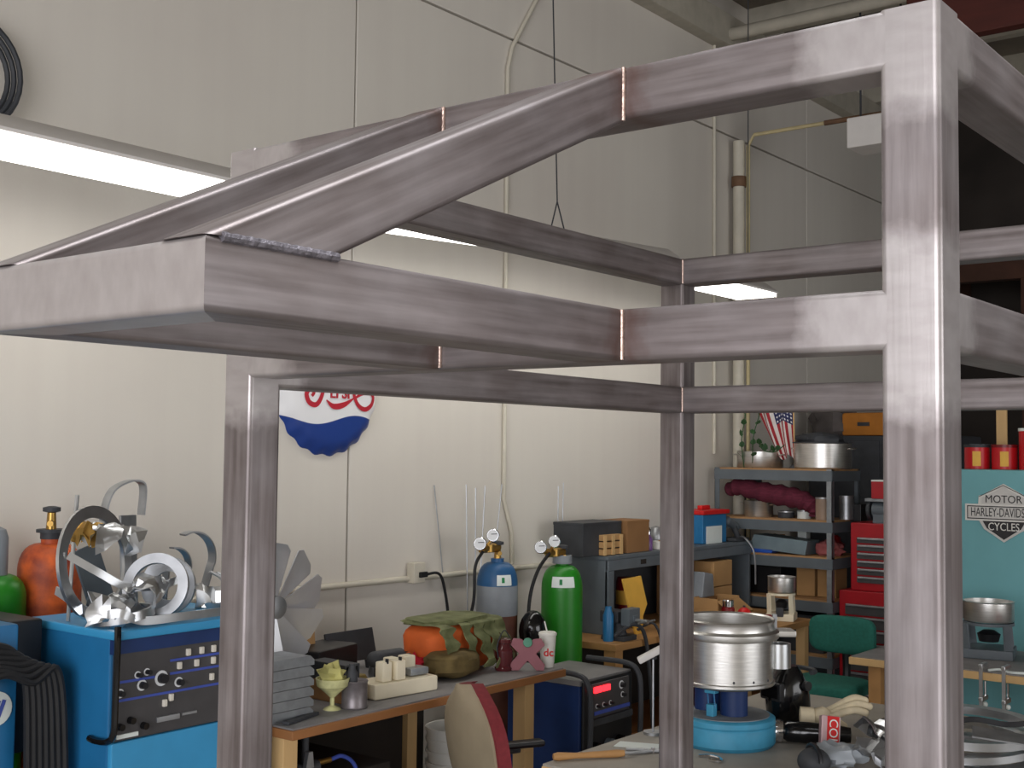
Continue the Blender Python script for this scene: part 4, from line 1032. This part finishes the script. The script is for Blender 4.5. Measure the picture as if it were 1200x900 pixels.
for lp in me.loops: ul.data[lp.index].uv = uvs[lp.vertex_index]
for p in me.polygons: p.use_smooth = True
me.materials.append(MATS['flag_cloth']); fo = bpy.data.objects.new('cloth', me); COL.objects.link(fo); fo.parent = fl
sm = fo.modifiers.new('thick', 'SOLIDIFY'); sm.thickness = .002
MB().cyl((.17, .0, .0), (.155, 0, .62), .006, seg=8).build('stick', 'wood_pale', fl)
MB().lathe([(0, 0), (.04, 0), (.03, .02), (.01, .03), (0, .03)], 14, T(.17, 0, 0), cap=False).build('foot', 'dark_gray', fl)
vn = thing('ivy_vine', 'thin green ivy trailing over the shallow pan', 'plant', (-4.2, 8.2, 1.8))
mat('leaf_green', (50, 84, 48), .6, var=.3)
stems = [curve([(-.02, 0, .0), (-.03, -.02, .2), (.0, -.02, .42), (-.08, .0, .55)]), curve([(.05, 0, .0), (.07, -.03, .22), (.12, -.03, .4), (.1, 0, .5)]), curve([(.1, -.02, .2), (.16, -.04, .13), (.25, -.04, .12), (.32, -.03, .17)])]
mb = MB()
for s_ in stems: mb.tube(s_, .004, 5)
mb.build('stem', 'leaf_green', vn)
for k in range(20):
    s_ = stems[k % 3]; p = s_[int((k//3+1)/8*(len(s_)-1))]; a = random.uniform(0, 6.28)
    MB().prism([(0, 0), (.022, .018), (.018, .04), (0, .058), (-.018, .04), (-.022, .018)], .0015, T(*p) @ R(a, 'Z') @ R(random.uniform(.6, 1.5), 'X')).build('leaf', 'leaf_green', vn)
# shelf at 1.44
cl = MB(); P = curve([(-4.38, 8.26, 1.63), (-4.28, 8.24, 1.655), (-4.1, 8.24, 1.625), (-3.92, 8.24, 1.60), (-3.78, 8.24, 1.575), (-3.70, 8.25, 1.53), (-3.69, 8.27, 1.475)], 5)
cl.tube(P, [.045+.03*math.sin(PI*min(1, i/len(P)*1.1))+.008*math.sin(i*1.9) for i in range(len(P))], 14)
single('cloth_roll', cl, mat('maroon_cloth', (96, 34, 52), .9, var=.25, scale=14, stretch=(1, 6, 6), bump=.3), 'long maroon cloth roll lying across the tins on the second rack shelf', 'cloth')
pan('small aluminium pot under the maroon cloth roll', (-4.14, 8.28, 1.44), .105, .115)
tin_specs = ((-3.6, 8.22, .052, .16, 'dusty_tan', (150, 128, 110), 'tan tin can behind the front upright of the rack'), (-3.53+.02, 8.42, .05, .17, 'dull_aluminium', None, 'shiny tin can at the outer edge of the second rack shelf'), (-3.78, 8.3, .05, .06, 'label_white', None, 'short white tub on the second rack shelf'), (-3.92, 8.3, .06, .05, 'dark_gray', None, 'flat dark tin on the second rack shelf under the cloth roll'))
for x, y, r, h_, m, c, lb in tin_specs:
    if c: mat(m, c, .5)
    t = thing('tin_can', lb, 'can', (x-.01, y, 1.44), 0, G)
    MB().lathe([(0, 0), (r, 0), (r, h_), (r*.9, h_-.004), (0, h_-.004)], 20, cap=False).build('can', m, t)
    MB().lathe([(r*1.0, h_-.01), (r*1.05, h_-.01), (r*1.05, h_), (r*1.0, h_)], 20, closed=True).build('rim', 'dull_aluminium', t)
# shelf at 1.185
single('metal_sheet', MB().prism([(-.24, -.02), (.2, -.05), (.22, .05), (-.2, .08)], .2, T(0, .1, 0) @ FACE_MY), mat('blue_gray_sheet', (126, 144, 152), .5, metal=.3), 'blue-grey sheet-metal cover slanted on the third rack shelf', 'cover', (-3.92, 8.26, 1.237), bevel=.003)
single('blue_tray', MB().prism([(-.1, 0), (.1, 0), (.12, .03), (-.12, .03)], .12, T(0, .06, 0) @ FACE_MY), mat('bright_blue', (44, 86, 178), .4), 'small bright blue tray at the shelf edge under the blue-grey cover', 'tray', (-4.08, 8.22, 1.186), bevel=.004)
carton('small white box standing behind the blue-grey cover', (-3.86, 8.45, 1.186), (.07, .07, .18), 'label_white', lid=False)
single('bundle_rag', MB().ball((0, 0, .05), (.1, .08, .06), 14, 9, .5, 6), mat('rag_pink', (166, 92, 92), .9, var=.3), 'dusty pink rag at the outer end of the third rack shelf', 'rag', (-3.6, 8.3, 1.183))
single('red_pouch', MB().ball((0, 0, .06), (.07, .06, .07), 14, 9, .4, 9), 'red_dark', 'dark red pouch at the back of the third rack shelf', 'pouch', (-3.64, 8.48, 1.183))
single('tool_roll', MB().ball((0, 0, .06), (.13, .07, .07), 14, 9, .5, 11), 'cardboard_dark', 'brown canvas tool roll at the wall end of the third shelf', 'tool roll', (-4.12, 8.46, 1.18))
carton('left-hand cardboard box on the fourth rack shelf', (-3.78, 8.4, .886), (.14, .2, .2), 'cardboard', lid=False)
carton('right-hand cardboard box on the fourth rack shelf', (-3.62, 8.4, .886), (.14, .2, .2), 'cardboard', lid=False)
carton('dark parts bin on the fourth rack shelf near the wall', (-4.1, 8.38, .886), (.3, .26, .2), 'black_plastic')
carton('wide grey bin on the lowest visible rack shelf', (-3.95, 8.38, .5), (.7, .36, .26), 'dark_gray')

# ------------------------------------------------------------------ red tool chests beside the rack
def chest(name, label, loc, w_, d_, h_, rows, inset):
    t = thing(name, label, 'tool chest', loc, 0, 'stacked red tool chests')
    MB().span(0, w_, .012, d_, 0, h_).build('cabinet', 'tool_red', t, bevel=.008)
    n = len(rows); z = inset
    for hh in rows:
        d = MB().span(.05, w_-.05, -.004, .014, z+.006, z+hh-.006).build('drawer', 'panel_black', t, bevel=.003)
        MB().span(.06, w_-.06, -.018, -.004, z+hh-.02, z+hh-.006).build('pull', 'dull_aluminium', d, bevel=.003)
        z += hh
    return t
chest('tool_chest', 'lower red roll cabinet standing on the floor beside the rack', (-3.49, 8.2, .06), .80, .45, .90, (.16, .14, .1, .1, .09, .09, .085), .05)
uc = chest('tool_chest', 'upper red tool chest with black drawers on the roll cabinet', (-3.42, 8.24, .96), .66, .36, .47, (.055, .055, .055, .055, .055, .05), .05)
cab = [o for o in bpy.data.objects if o.name == 'tool_chest'][0]
for sx in (.08, .72):
    for sy in (.08, .38): MB().cyl((sx-.02, sy, -.03), (sx+.02, sy, -.03), .03, seg=12).build('caster', 'black_rubber', cab)
carton('red and white box on the upper tool chest', (-3.18, 8.36, 1.60), (.2, .16, .13), 'tool_red').children[1].data.materials[0] = MATS['label_white']
gt = thing('grinder', 'grey bench grinder on top of the upper tool chest', 'grinder', (-3.22, 8.36, 1.43))
MB().cyl((-.07, 0, .09), (.07, 0, .09), .055, seg=18).span(-.06, .06, -.05, .05, 0, .06).build('motor', 'steel_gray', gt)
for s_ in (-1, 1): MB().cyl((s_*.08, 0, .09), (s_*.105, 0, .09), .07, seg=22).build('wheel', 'dark_gray', gt)
MB().span(-.11, .11, -.07, .07, .15, .17).build('tray', 'galvanised', gt)
single('gift_box', MB().box((0, 0, .06), (.1, .12, .12)), 'black_plastic', 'black box in the gap between the rack and the tool chests', 'box', (-3.47, 8.5, 1.43), bevel=.004)
dk = thing('storage_cabinet', 'tall dark cabinet in the shadows behind the rack', 'cabinet', (-4.3, 9.5, 0))
MB().span(0, 1.25, 0, .5, 0, 2.06).build('body', 'dark_gray', dk, bevel=.01)
for x in (.03, .635): MB().span(x, x+.58, -.012, 0, .1, 2.02).build('door', 'dark_gray', dk, bevel=.004)
oc2 = thing('orange_case', 'orange-brown case on the tall dark cabinet under the roof shadow', 'case', (-3.84, 9.72, 2.06), -.1)
MB().span(-.2, .2, -.14, .14, 0, .19).build('case', mat('orange_case', (184, 116, 40), .6, var=.12), oc2, bevel=.02)
MB().span(-.05, .05, -.155, -.14, .08, .11).build('latch', 'dark_gray', oc2)
single('tarp_heap', MB().ball((0, 0, .1), (.22, .16, .16), 18, 10, .5, 14), mat('grey_tarp', (92, 86, 84), .85, var=.2), 'grey tarpaulin heaped on the tall dark cabinet beside the orange case', 'tarp', (-4.15, 9.72, 2.05))
# behind the rack: shallow notice box on the wall
ns = thing('breaker_box', 'small dark breaker box on the wall seen through the rack', 'box', (-4.5, 8.9, 1.62))
MB().span(0, .03, -.1, .1, 0, .12).build('case', 'cardboard_dark', ns, bevel=.003)
MB().span(.03, .036, -.08, .08, .01, .11).build('door', 'dark_gray', ns)

# ------------------------------------------------------------------ teal refrigerator with emblem
fr = thing('refrigerator', 'tall teal refrigerator cabinet with a motorcycle shield emblem', 'refrigerator', (-2.52, 7.6, 0))
MB().span(0, .82, .06, .72, .04, 1.82).build('cabinet', 'teal', fr, bevel=.015)
MB().span(0, .82, 0, .055, .06, 1.825).build('door', 'teal', fr, bevel=.015)
MB().span(.78, .80, -.05, -.03, .9, 1.4).span(.78, .80, -.05, .0, .9, .93).span(.78, .80, -.05, 0, 1.37, 1.4).build('handle', 'chrome', fr)
MB().span(.03, .79, .08, .7, 0, .05).build('plinth', 'black_plastic', fr)
em = thing('shield_emblem', 'silver bar-and-shield motorcycle emblem on the teal refrigerator door', 'emblem', (-2.19, 7.598, 1.565))
mat('emblem_silver', (196, 194, 190), .4, metal=.3, var=.04); mat('emblem_black', (40, 38, 40), .5); mat('emblem_pale', (214, 212, 206), .5)
top = [(-.15, .02), (-.145, .10), (-.125, .105), (0, .175), (.125, .105), (.145, .10), (.15, .02)]
bot = [(-.15, -.04), (.15, -.04), (.115, -.10), (.06, -.135), (0, -.175), (-.06, -.135), (-.115, -.10)]
MB().prism(top[::-1], .006, FACE_MY).build('upper_plate', 'emblem_pale', em)
MB().prism([(x*.87, .03+(y-.03)*.87) for x, y in top][::-1], .002, T(0, -.0055, 0) @ FACE_MY).build('upper_field', 'emblem_silver', em)
MB().prism(bot[::-1], .006, FACE_MY).build('lower_plate', 'emblem_silver', em)
MB().prism([(x*.86, -.045+(y+.045)*.88) for x, y in bot][::-1], .002, T(0, -.0055, 0) @ FACE_MY).build('lower_field', 'emblem_black', em)
MB().prism([(-.225, -.05), (.225, -.05), (.225, .05), (-.225, .05)], .011, FACE_MY).build('bar', 'emblem_pale', em)
MB().prism([(-.213, -.040), (.213, -.040), (.213, .040), (-.213, .040)], .0015, T(0, -.0108, 0) @ FACE_MY).build('bar_border', 'emblem_black', em)
MB().prism([(-.207, -.034), (.207, -.034), (.207, .034), (-.207, .034)], .0015, T(0, -.0116, 0) @ FACE_MY).build('bar_field', 'emblem_silver', em)
text_mesh('HARLEY-DAVIDSON', .076, .001, T(0, -.0135, 0) @ FACE_MY, 'emblem_black', 'lettering', em, .56, 0)
text_mesh('MOTOR', .066, .001, T(0, -.0085, .080) @ FACE_MY, 'emblem_black', 'lettering', em, .9, 0)
text_mesh('CYCLES', .066, .001, T(0, -.0085, -.085) @ FACE_MY, 'emblem_pale', 'lettering', em, .8, 0)
MB().tube([(-.142, -.009, .095), (0, -.009, .165), (.142, -.009, .095)], .002, 5).build('border_line', 'emblem_black', em)
def coffee(label, x, r, h_, lid):
    t = thing('coffee_can', label, 'can', (x, 7.78, 1.823), 0, 'red coffee cans on the refrigerator')
    MB().lathe([(0, 0), (r, 0), (r, h_), (0, h_)], 24, cap=False).build('can', mat('can_red', (196, 30, 38), .35, var=.08), t)
    MB().lathe([(r*.99, h_), (r*1.04, h_), (r*1.04, h_+.018), (0, h_+.018)], 24, cap=False).build('lid', lid, t)
    a = math.radians(-75)
    mb = MB(); vs = []; fs = []
    for k in range(5):
        b = a-.32+.16*k
        for z in (.15*h_, .82*h_): vs.append(((r+.002)*math.cos(b), (r+.002)*math.sin(b), z))
    for k in range(4): fs.append((2*k, 2*k+2, 2*k+3, 2*k+1))
    mb.add(vs, fs).build('paper_label', 'yellow_board', t)
coffee('half-hidden red coffee can beside the steel post on the refrigerator', -2.40, .075, .135, 'dark_gray')
coffee('middle red coffee can with yellow label on the refrigerator', -2.235, .075, .135, 'red_dark')
coffee('largest red coffee tub with white lid on the refrigerator', -2.055, .092, .235, 'label_white')
single('plank', MB().box((0, 0, .2), (.065, .02, .4)), 'wood_pale', 'upright wooden plank behind the red coffee cans', 'plank', (-2.33, 8.06, 1.822), bevel=.003)
carton('blue-grey box at the back of the refrigerator top', (-2.46, 8.05, 1.822), (.1, .16, .16), 'steel_gray', lid=False)

# ------------------------------------------------------------------ wooden table with stove and clamps
tt = thing('worktable', 'wooden worktable with pale edge carrying the small stove', 'table', (-2.75, 6.6, 0))
MB().span(0, 1.4, 0, .85, .735, .775).build('top', 'wood_pale', tt, bevel=.004)
MB().span(.01, 1.39, .012, .84, .775, .78).build('top_sheet', 'bench_grey', tt)
for x in (.13, 1.0, 1.3):
    for y in (.08, .78): MB().span(x-.035, x+.035, y-.035, y+.035, 0, .735).build('leg', 'wood', tt, bevel=.003)
sv = thing('camp_stove', 'small grey stove with a round metal pot on the wooden worktable', 'stove', (-2.145, 7.13, .78), .2)
burner(sv, 1.05, 'steel_gray', 'brushed_aluminium')
def clamp(label, x):
    t = thing('bar_clamp', label, 'clamp', (x, 6.585, .78), 0, 'bar clamps on the worktable edge')
    MB().box((0, -.01, -.09), (.018, .01, .26)).build('bar', 'aluminium', t)
    MB().box((0, .03, .032), (.022, .1, .022)).build('fixed_jaw', 'aluminium', t, bevel=.004)
    MB().box((0, .03, -.14), (.022, .1, .024)).build('sliding_jaw', 'aluminium', t, bevel=.004)
    MB().cyl((0, .06, -.14), (0, .06, -.055), .006, seg=8).build('screw', 'chrome', t)
    MB().ball((0, .06, -.175), .014, 10, 6).build('grip', 'label_white', t)
clamp('bar clamp nearest the big front steel post, on the wooden worktable edge', -2.02); clamp('bar clamp farther from the big front steel post, beneath the stove', -1.905)
single('rope', MB().tube(curve([(-2.0, 6.63, .785), (-1.95, 6.66, .79), (-1.88, 6.64, .785), (-1.78, 6.67, .786), (-1.6, 6.66, .785)]), .007, 7), 'label_white', 'short white rope lying on the wooden worktable', 'rope')
carton('red and white carton beside the stove', (-1.76, 6.9, .78), (.12, .14, .22), mat('brick_red', (160, 70, 52), .6)).children[1].data.materials[0] = MATS['label_white']
single('fire_extinguisher', MB().lathe([(0, .0), (.06, 0), (.065, .02), (.065, .38), (.03, .44), (.02, .46), (.02, .5), (0, .5)], 20, cap=False), 'black_rubber', 'black cylinder standing under the wooden worktable', 'canister', (-1.78, 6.75, 0))

# ------------------------------------------------------------------ green office chair
gc = thing('office_chair', 'green upholstered office chair facing the aluminium drum', 'chair', (-2.95, 6.85, 0))
soft_box((0, .14, .835), (.41, .075, .22), 1, .02, 2, 4.5).build('backrest', 'chair_green', gc)
soft_box((0, -.1, .565), (.45, .42, .095), 1, .02, 3, 4.5).build('seat', 'chair_green', gc)
MB().tube(curve([(0, -.02, .51), (0, .15, .51), (0, .2, .6), (0, .19, .76)]), .025, 8).build('back_support', 'black_plastic', gc)
MB().box((0, -.06, .505), (.18, .22, .03)).build('seat_plate', 'black_plastic', gc, bevel=.005)
MB().cyl((0, -.06, .1), (0, -.06, .5), .028, seg=14).build('column', 'dull_aluminium', gc)
for k in range(5):
    a = 2*PI*k/5+.3
    lg = MB().tube([(0, -.06, .13), (.28*math.cos(a), -.06+.28*math.sin(a), .075)], [.03, .018], 8).build('base_leg', 'black_plastic', gc)
    MB().cyl((.28*math.cos(a)-.02, -.06+.28*math.sin(a), .03), (.28*math.cos(a)+.02, -.06+.28*math.sin(a), .03), .03, seg=12).build('caster', 'black_rubber', lg)

# ------------------------------------------------------------------ large table in front with the turntable
mtb = thing('worktable', 'large grey-topped worktable holding the aluminium drum and loose tools', 'table', (-2.72, 3.68, 0))
mat('table_top', (158, 152, 142), .6, var=.15, scale=4)
MB().span(0, 1.65, 0, 1.9, .705, .742).build('top', 'wood_pale', mtb, bevel=.004)
MB().span(.004, 1.646, .004, 1.896, .742, .75).build('top_sheet', 'table_top', mtb)
for x in (.22, 1.5):
    for y in (.3, 1.7): MB().span(x-.04, x+.04, y-.04, y+.04, 0, .705).build('leg', 'wood_pale', mtb, bevel=.003)
tn = thing('turntable', 'blue round turntable base with drive motor under the aluminium drum', 'turntable', (-2.355, 4.43, .75)); tn.scale = (.8, .8, 1)
MB().lathe([(0, .012), (.2, .012), (.2, 0), (.225, 0), (.24, .015), (.24, .075), (.235, .082), (.24, .09), (.238, .108), (.225, .115), (0, .115)], 48, cap=False).build('base', mat('turntable_blue', (64, 146, 180), .5, var=.15, scale=10), tn)
MB().lathe([(0, .1155), (.21, .1155), (.21, .119), (0, .119)], 40, cap=False).build('deck', mat('deck_gray', (120, 124, 128), .6, var=.2), tn)
MB().cyl((.05, -.02, .118), (.05, -.02, .236), .068, seg=24).build('motor', 'navy', tn)
MB().cyl((-.12, .03, .118), (-.12, .03, .236), .07, seg=24).build('motor', 'navy', tn)
MB().box((-.02, -.12, .14), (.04, .04, .05)).build('bracket_foot', 'turntable_blue', tn, bevel=.004)
MB().box((-.02, -.12, .222), (.06, .04, .03)).build('bracket_head', 'turntable_blue', tn, bevel=.004)
for s_ in (-.035, .0): MB().cyl((s_, -.12, .15), (s_-.01, -.12, .22), .004, seg=6).build('strut', 'welder_blue', tn)
MB().lathe([(0, .225), (.17, .225), (.17, .238), (0, .238)], 36, cap=False).build('platter', 'dark_gray', tn)
dr = thing('aluminium_drum', 'large shiny aluminium drum with a flanged rim on the blue turntable', 'drum', (-2.355, 4.43, .989)); dr.scale = (.8, .8, .96)
MB().lathe([(0, 0), (.232, 0), (.236, .004), (.236, .014), (.228, .018), (.228, .185), (.255, .192), (.258, .2), (.258, .216), (.252, .222), (.235, .226), (.232, .25), (.238, .262), (.232, .268), (.222, .262), (.218, .02), (0, .02)], 64, cap=False).build('shell', 'brushed_aluminium', dr)
xr = Vector((.788, .616, 0)); q = math.atan2(xr.y, xr.x)
MB().box((.275, 0, .207), (.12, .12, .026), R(q, 'Z')).build('tab', 'brushed_aluminium', dr, bevel=.005)
MB().lathe([(.05, 0), (.062, 0), (.062, .1), (.05, .1)], 24, R(q, 'Z') @ T(.262, .02, .06), closed=True).build('outlet', 'aluminium', dr)
MB().box((.245, .03, .225), (.02, .03, .11), R(q, 'Z')).build('latch', 'dull_aluminium', dr, bevel=.003)
for k in range(8):
    a = q-1.6+.45*k
    MB().lathe([(0, 0), (.006, 0), (.004, .004), (0, .004)], 8, T(.228*math.cos(a), .228*math.sin(a), .03) @ R(a, 'Z') @ R(PI/2, 'Y'), cap=False).build('rivet', 'dark_gray', dr)
lm = thing('desk_lamp', 'slim white lamp head on a thin metal stem by the rear steel post', 'lamp', (-2.655, 4.36, .75))
MB().cyl((0, 0, 0), (0, 0, .012), .04, seg=20).build('base', 'dull_aluminium', lm)
MB().cyl((0, 0, .012), (0, 0, .31), .005, seg=8).build('stem', 'dull_aluminium', lm)
MB().box((0, 0, 0), (.16, .05, .026), T(.01, .0, .335) @ R(.62, 'Z') @ R(-.5, 'Y')).build('head', 'white_enamel', lm, bevel=.006)
MB().lathe([(.0, 0), (.016, 0), (.014, .02), (0, .022)], 12, T(0, 0, .305), cap=False).build('joint', 'dark_gray', lm)
st = thing('wood_chisel', 'wooden-handled chisel lying on the large worktable', 'chisel', (-2.62, 3.86, .765), math.radians(52))
xf = R(PI/2, 'Y')
MB().lathe([(0, -.15), (.012, -.148), (.016, -.13), (.011, -.06), (.013, .04), (.015, .1), (.012, .13), (0, .13)], 14, xf, cap=False).build('handle', 'wood', st)
MB().cyl((.13, 0, 0), (.17, 0, 0), .007, seg=8).build('ferrule', 'dull_aluminium', st)
pl = thing('pliers', 'pair of steel pliers lying beyond the wooden handle', 'pliers', (-2.49, 4.09, .758), math.radians(45))
for s_ in (-1, 1):
    MB().tube(curve([(-.1, s_*.025, 0), (-.05, s_*.02, 0), (0, 0, 0), (.04, -s_*.012, 0), (.07, -s_*.004, 0)]), .007, 7).build('jaw', 'dull_aluminium', pl)
MB().cyl((0, 0, -.006), (0, 0, .012), .008, seg=10).build('pivot', 'chrome', pl)
single('paper_scrap', MB().prism([(-.09, -.04), (.08, -.05), (.1, .03), (-.07, .05)], .002), 'label_white', 'pale paper scrap on the large worktable behind the pliers', 'paper', (-2.6, 4.15, .751), (0, 0, .5))
single('bent_clip', MB().tube(curve([(-.05, 0, 0), (-.02, .03, 0), (.03, .02, 0), (.05, -.02, 0), (.01, -.03, 0)]), .006, 7), 'chrome', 'small bright metal clip on the table in front of the turntable', 'clip', (-2.27, 4.14, .757))
# welding helmet and the objects beside the drum
wh = thing('welding_helmet', 'glossy black welding helmet beside the aluminium drum', 'helmet', (-2.27, 4.84, .75), math.radians(-20))
mb = MB(); vs = []; fs = []; n, k_ = 12, 20
for i in range(n+1):
    t = i/n; z = .015+.25*t
    wv = .085*(1-.75*max(0, t-.55)**1.7*2.2)*(.82+.18*min(1, t*3)); dv = .115*(1-.8*max(0, t-.5)**1.6*2.2)
    for k in range(k_):
        a = 2*PI*k/k_; f = 1.0 if math.sin(a) < 0 else .75
        vs.append((wv*math.cos(a), dv*math.sin(a)*f-.02*t, z))
for i in range(n):
    for k in range(k_): fs.append((i*k_+k, i*k_+(k+1) % k_, (i+1)*k_+(k+1) % k_, (i+1)*k_+k))
fs.append(tuple(n*k_+k for k in range(k_)))
mb.add(vs, fs).build('shell', 'gloss_black', wh)
vf = MB().box((0, -.108, .165), (.115, .03, .075)).build('visor_frame', 'black_plastic', wh, bevel=.006)
MB().box((0, -.124, .165), (.09, .004, .05)).build('lens', 'gloss_black', vf)
for s_ in (-1, 1): MB().cyl((s_*.08, .0, .19), (s_*.1, 0, .19), .02, seg=14).build('pivot_knob', 'black_plastic', wh)
MB().tube([(.085*math.cos(a*PI/10), .03+.07*math.sin(a*PI/10), .24) for a in range(11)], .01, 7).build('headband', 'dark_gray', wh)
bm_ = thing('grinder', 'black angle grinder with a bright chrome collar lying on the large worktable', 'grinder', (-2.09, 4.62, .795), math.radians(25))
xf = R(PI/2, 'Y')
MB().lathe([(0, -.1), (.03, -.1), (.04, -.085), (.042, .0), (.038, .1), (.03, .16), (0, .165)], 18, xf, cap=False).build('motor', 'gloss_black', bm_)
MB().lathe([(.03, -.16), (.044, -.155), (.046, -.115), (.04, -.1), (0, -.1), (0, -.16)], 18, xf, closed=True).build('collar', 'chrome', bm_)
MB().cyl((-.13, 0, .04), (-.13, 0, -.03), .022, seg=14).build('gearbox', 'dull_aluminium', bm_)
gl = thing('work_glove', 'cream leather work glove with spread fingers on the large worktable', 'glove', (-2.08, 4.80, .80), math.radians(30)); gl.scale = (.8, .8, .8)
mat('leather', (212, 198, 168), .8, var=.12, scale=20, bump=.2)
mb = MB().ball((-.04, 0, .035), (.062, .045, .05), 16, 10, .15, 3)
mb.build('palm', 'leather', gl)
for (y, z, l_, el) in ((.03, .06, .15, .32), (.0, .045, .165, .25), (-.03, .035, .14, .2)):
    MB().tube(curve([(-.03, y*.8, z-.01), (.03, y, z+.02), (.03+l_*.6, y*1.3, z+.02+l_*el), (.03+l_, y*1.4, z+.01+l_*el)], 5), .019, 10).ball((.03+l_, y*1.4, z+.01+l_*el), .019, 10, 7).build('finger', 'leather', gl)
MB().tube(curve([(-.03, -.03, .03), (.02, -.065, .03), (.06, -.075, .01)], 5), .018, 10).ball((.06, -.075, .01), .018, 10, 7).build('thumb', 'leather', gl)
MB().lathe([(.04, 0), (.052, 0), (.055, .07), (.045, .07)], 16, T(-.08, 0, .03) @ R(-PI/2, 'Y'), closed=True).build('cuff', 'leather', gl)
rc = thing('carton_can', 'narrow silver carton with a red panel printed COL beside the work glove', 'carton', (-1.99, 4.58, .75), va+PI/2)
xf = R(-.25, 'X') @ R(.1, 'Y')
MB().box((0, 0, .065), (.075, .045, .13), xf).build('body', mat('pink_silver', (196, 164, 166), .4, metal=.2), rc, bevel=.005)
MB().box((.008, -.0235, .07), (.046, .002, .115), xf).build('panel', 'red_bright', rc)
text_mesh('COL', .048, .0006, xf @ T(.008, -.0252, .07) @ FACE_MY @ R(-PI/2, 'Z'), 'label_white', 'print', rc)
single('plastic_bag', MB().ball((0, 0, .04), (.09, .08, .045), 20, 14, .55, 21), mat('bag_gray', (150, 156, 162), .4, var=.2), 'crumpled grey plastic bag at the bottom of the picture', 'bag', (-1.87, 4.38, .748), angle=50)
hp = thing('ear_defenders', 'dark round ear defender in front of the plastic bag', 'ear defenders', (-1.9, 4.24, .735), .8)
MB().ball((0, 0, .05), (.06, .06, .05), 16, 10).build('cup', 'dark_gray', hp)
MB().tube([(.0, .07*math.cos(a*PI/8), .06+.05*math.sin(a*PI/8)) for a in range(9)], .008, 7).build('band', 'black_plastic', hp)
# aluminium rings on the table at the right
GR = 'aluminium rings on the large worktable'
ring('bottom wide aluminium ring of the stack beside the big front post', (-1.56, 4.78, .77), .33, .25, .03, (0, 0, 0), 'dull_aluminium', grp=GR)
ring('middle aluminium ring of the stack, tilted to one side', (-1.57, 4.80, .815), .31, .235, .025, (.05, -.03, 0), 'aluminium', grp=GR)
ring('top aluminium ring of the stack, narrow and bright', (-1.55, 4.83, .865), .29, .245, .03, (.05, .02, 0), 'aluminium', grp=GR)
ring('small aluminium ring leaning in the middle of the stack', (-1.5, 4.72, .83), .12, .085, .02, (.5, .2, 0), 'aluminium', grp=GR)
single('metal_plate', MB().prism([(-.12, -.05), (.12, -.06), (.14, .04), (-.1, .06)], .006), 'dull_aluminium', 'bent grey plate resting on the ring stack near the photo edge', 'plate', (-1.34, 4.62, .89), (.15, .1, .5))
single('black_strap', MB().tube(curve([(-.16, 0, 0), (-.05, .02, .015), (.06, 0, .005), (.16, .03, .01)]), 0, flat=(.02, .005, (0, 0, 1))), 'black_rubber', 'black strap laid over the ring stack', 'strap', (-1.42, 4.72, .905), (0, 0, .5))
crumple('crumpled bright offcut between the big post and the plastic bag', (-1.82, 4.72, .80), (.07, .08, .05), 31, 'aluminium', GR)
crumple('crumpled dull offcut under the near side of the ring stack', (-1.75, 4.48, .79), (.07, .07, .04), 33, 'dull_aluminium', GR)
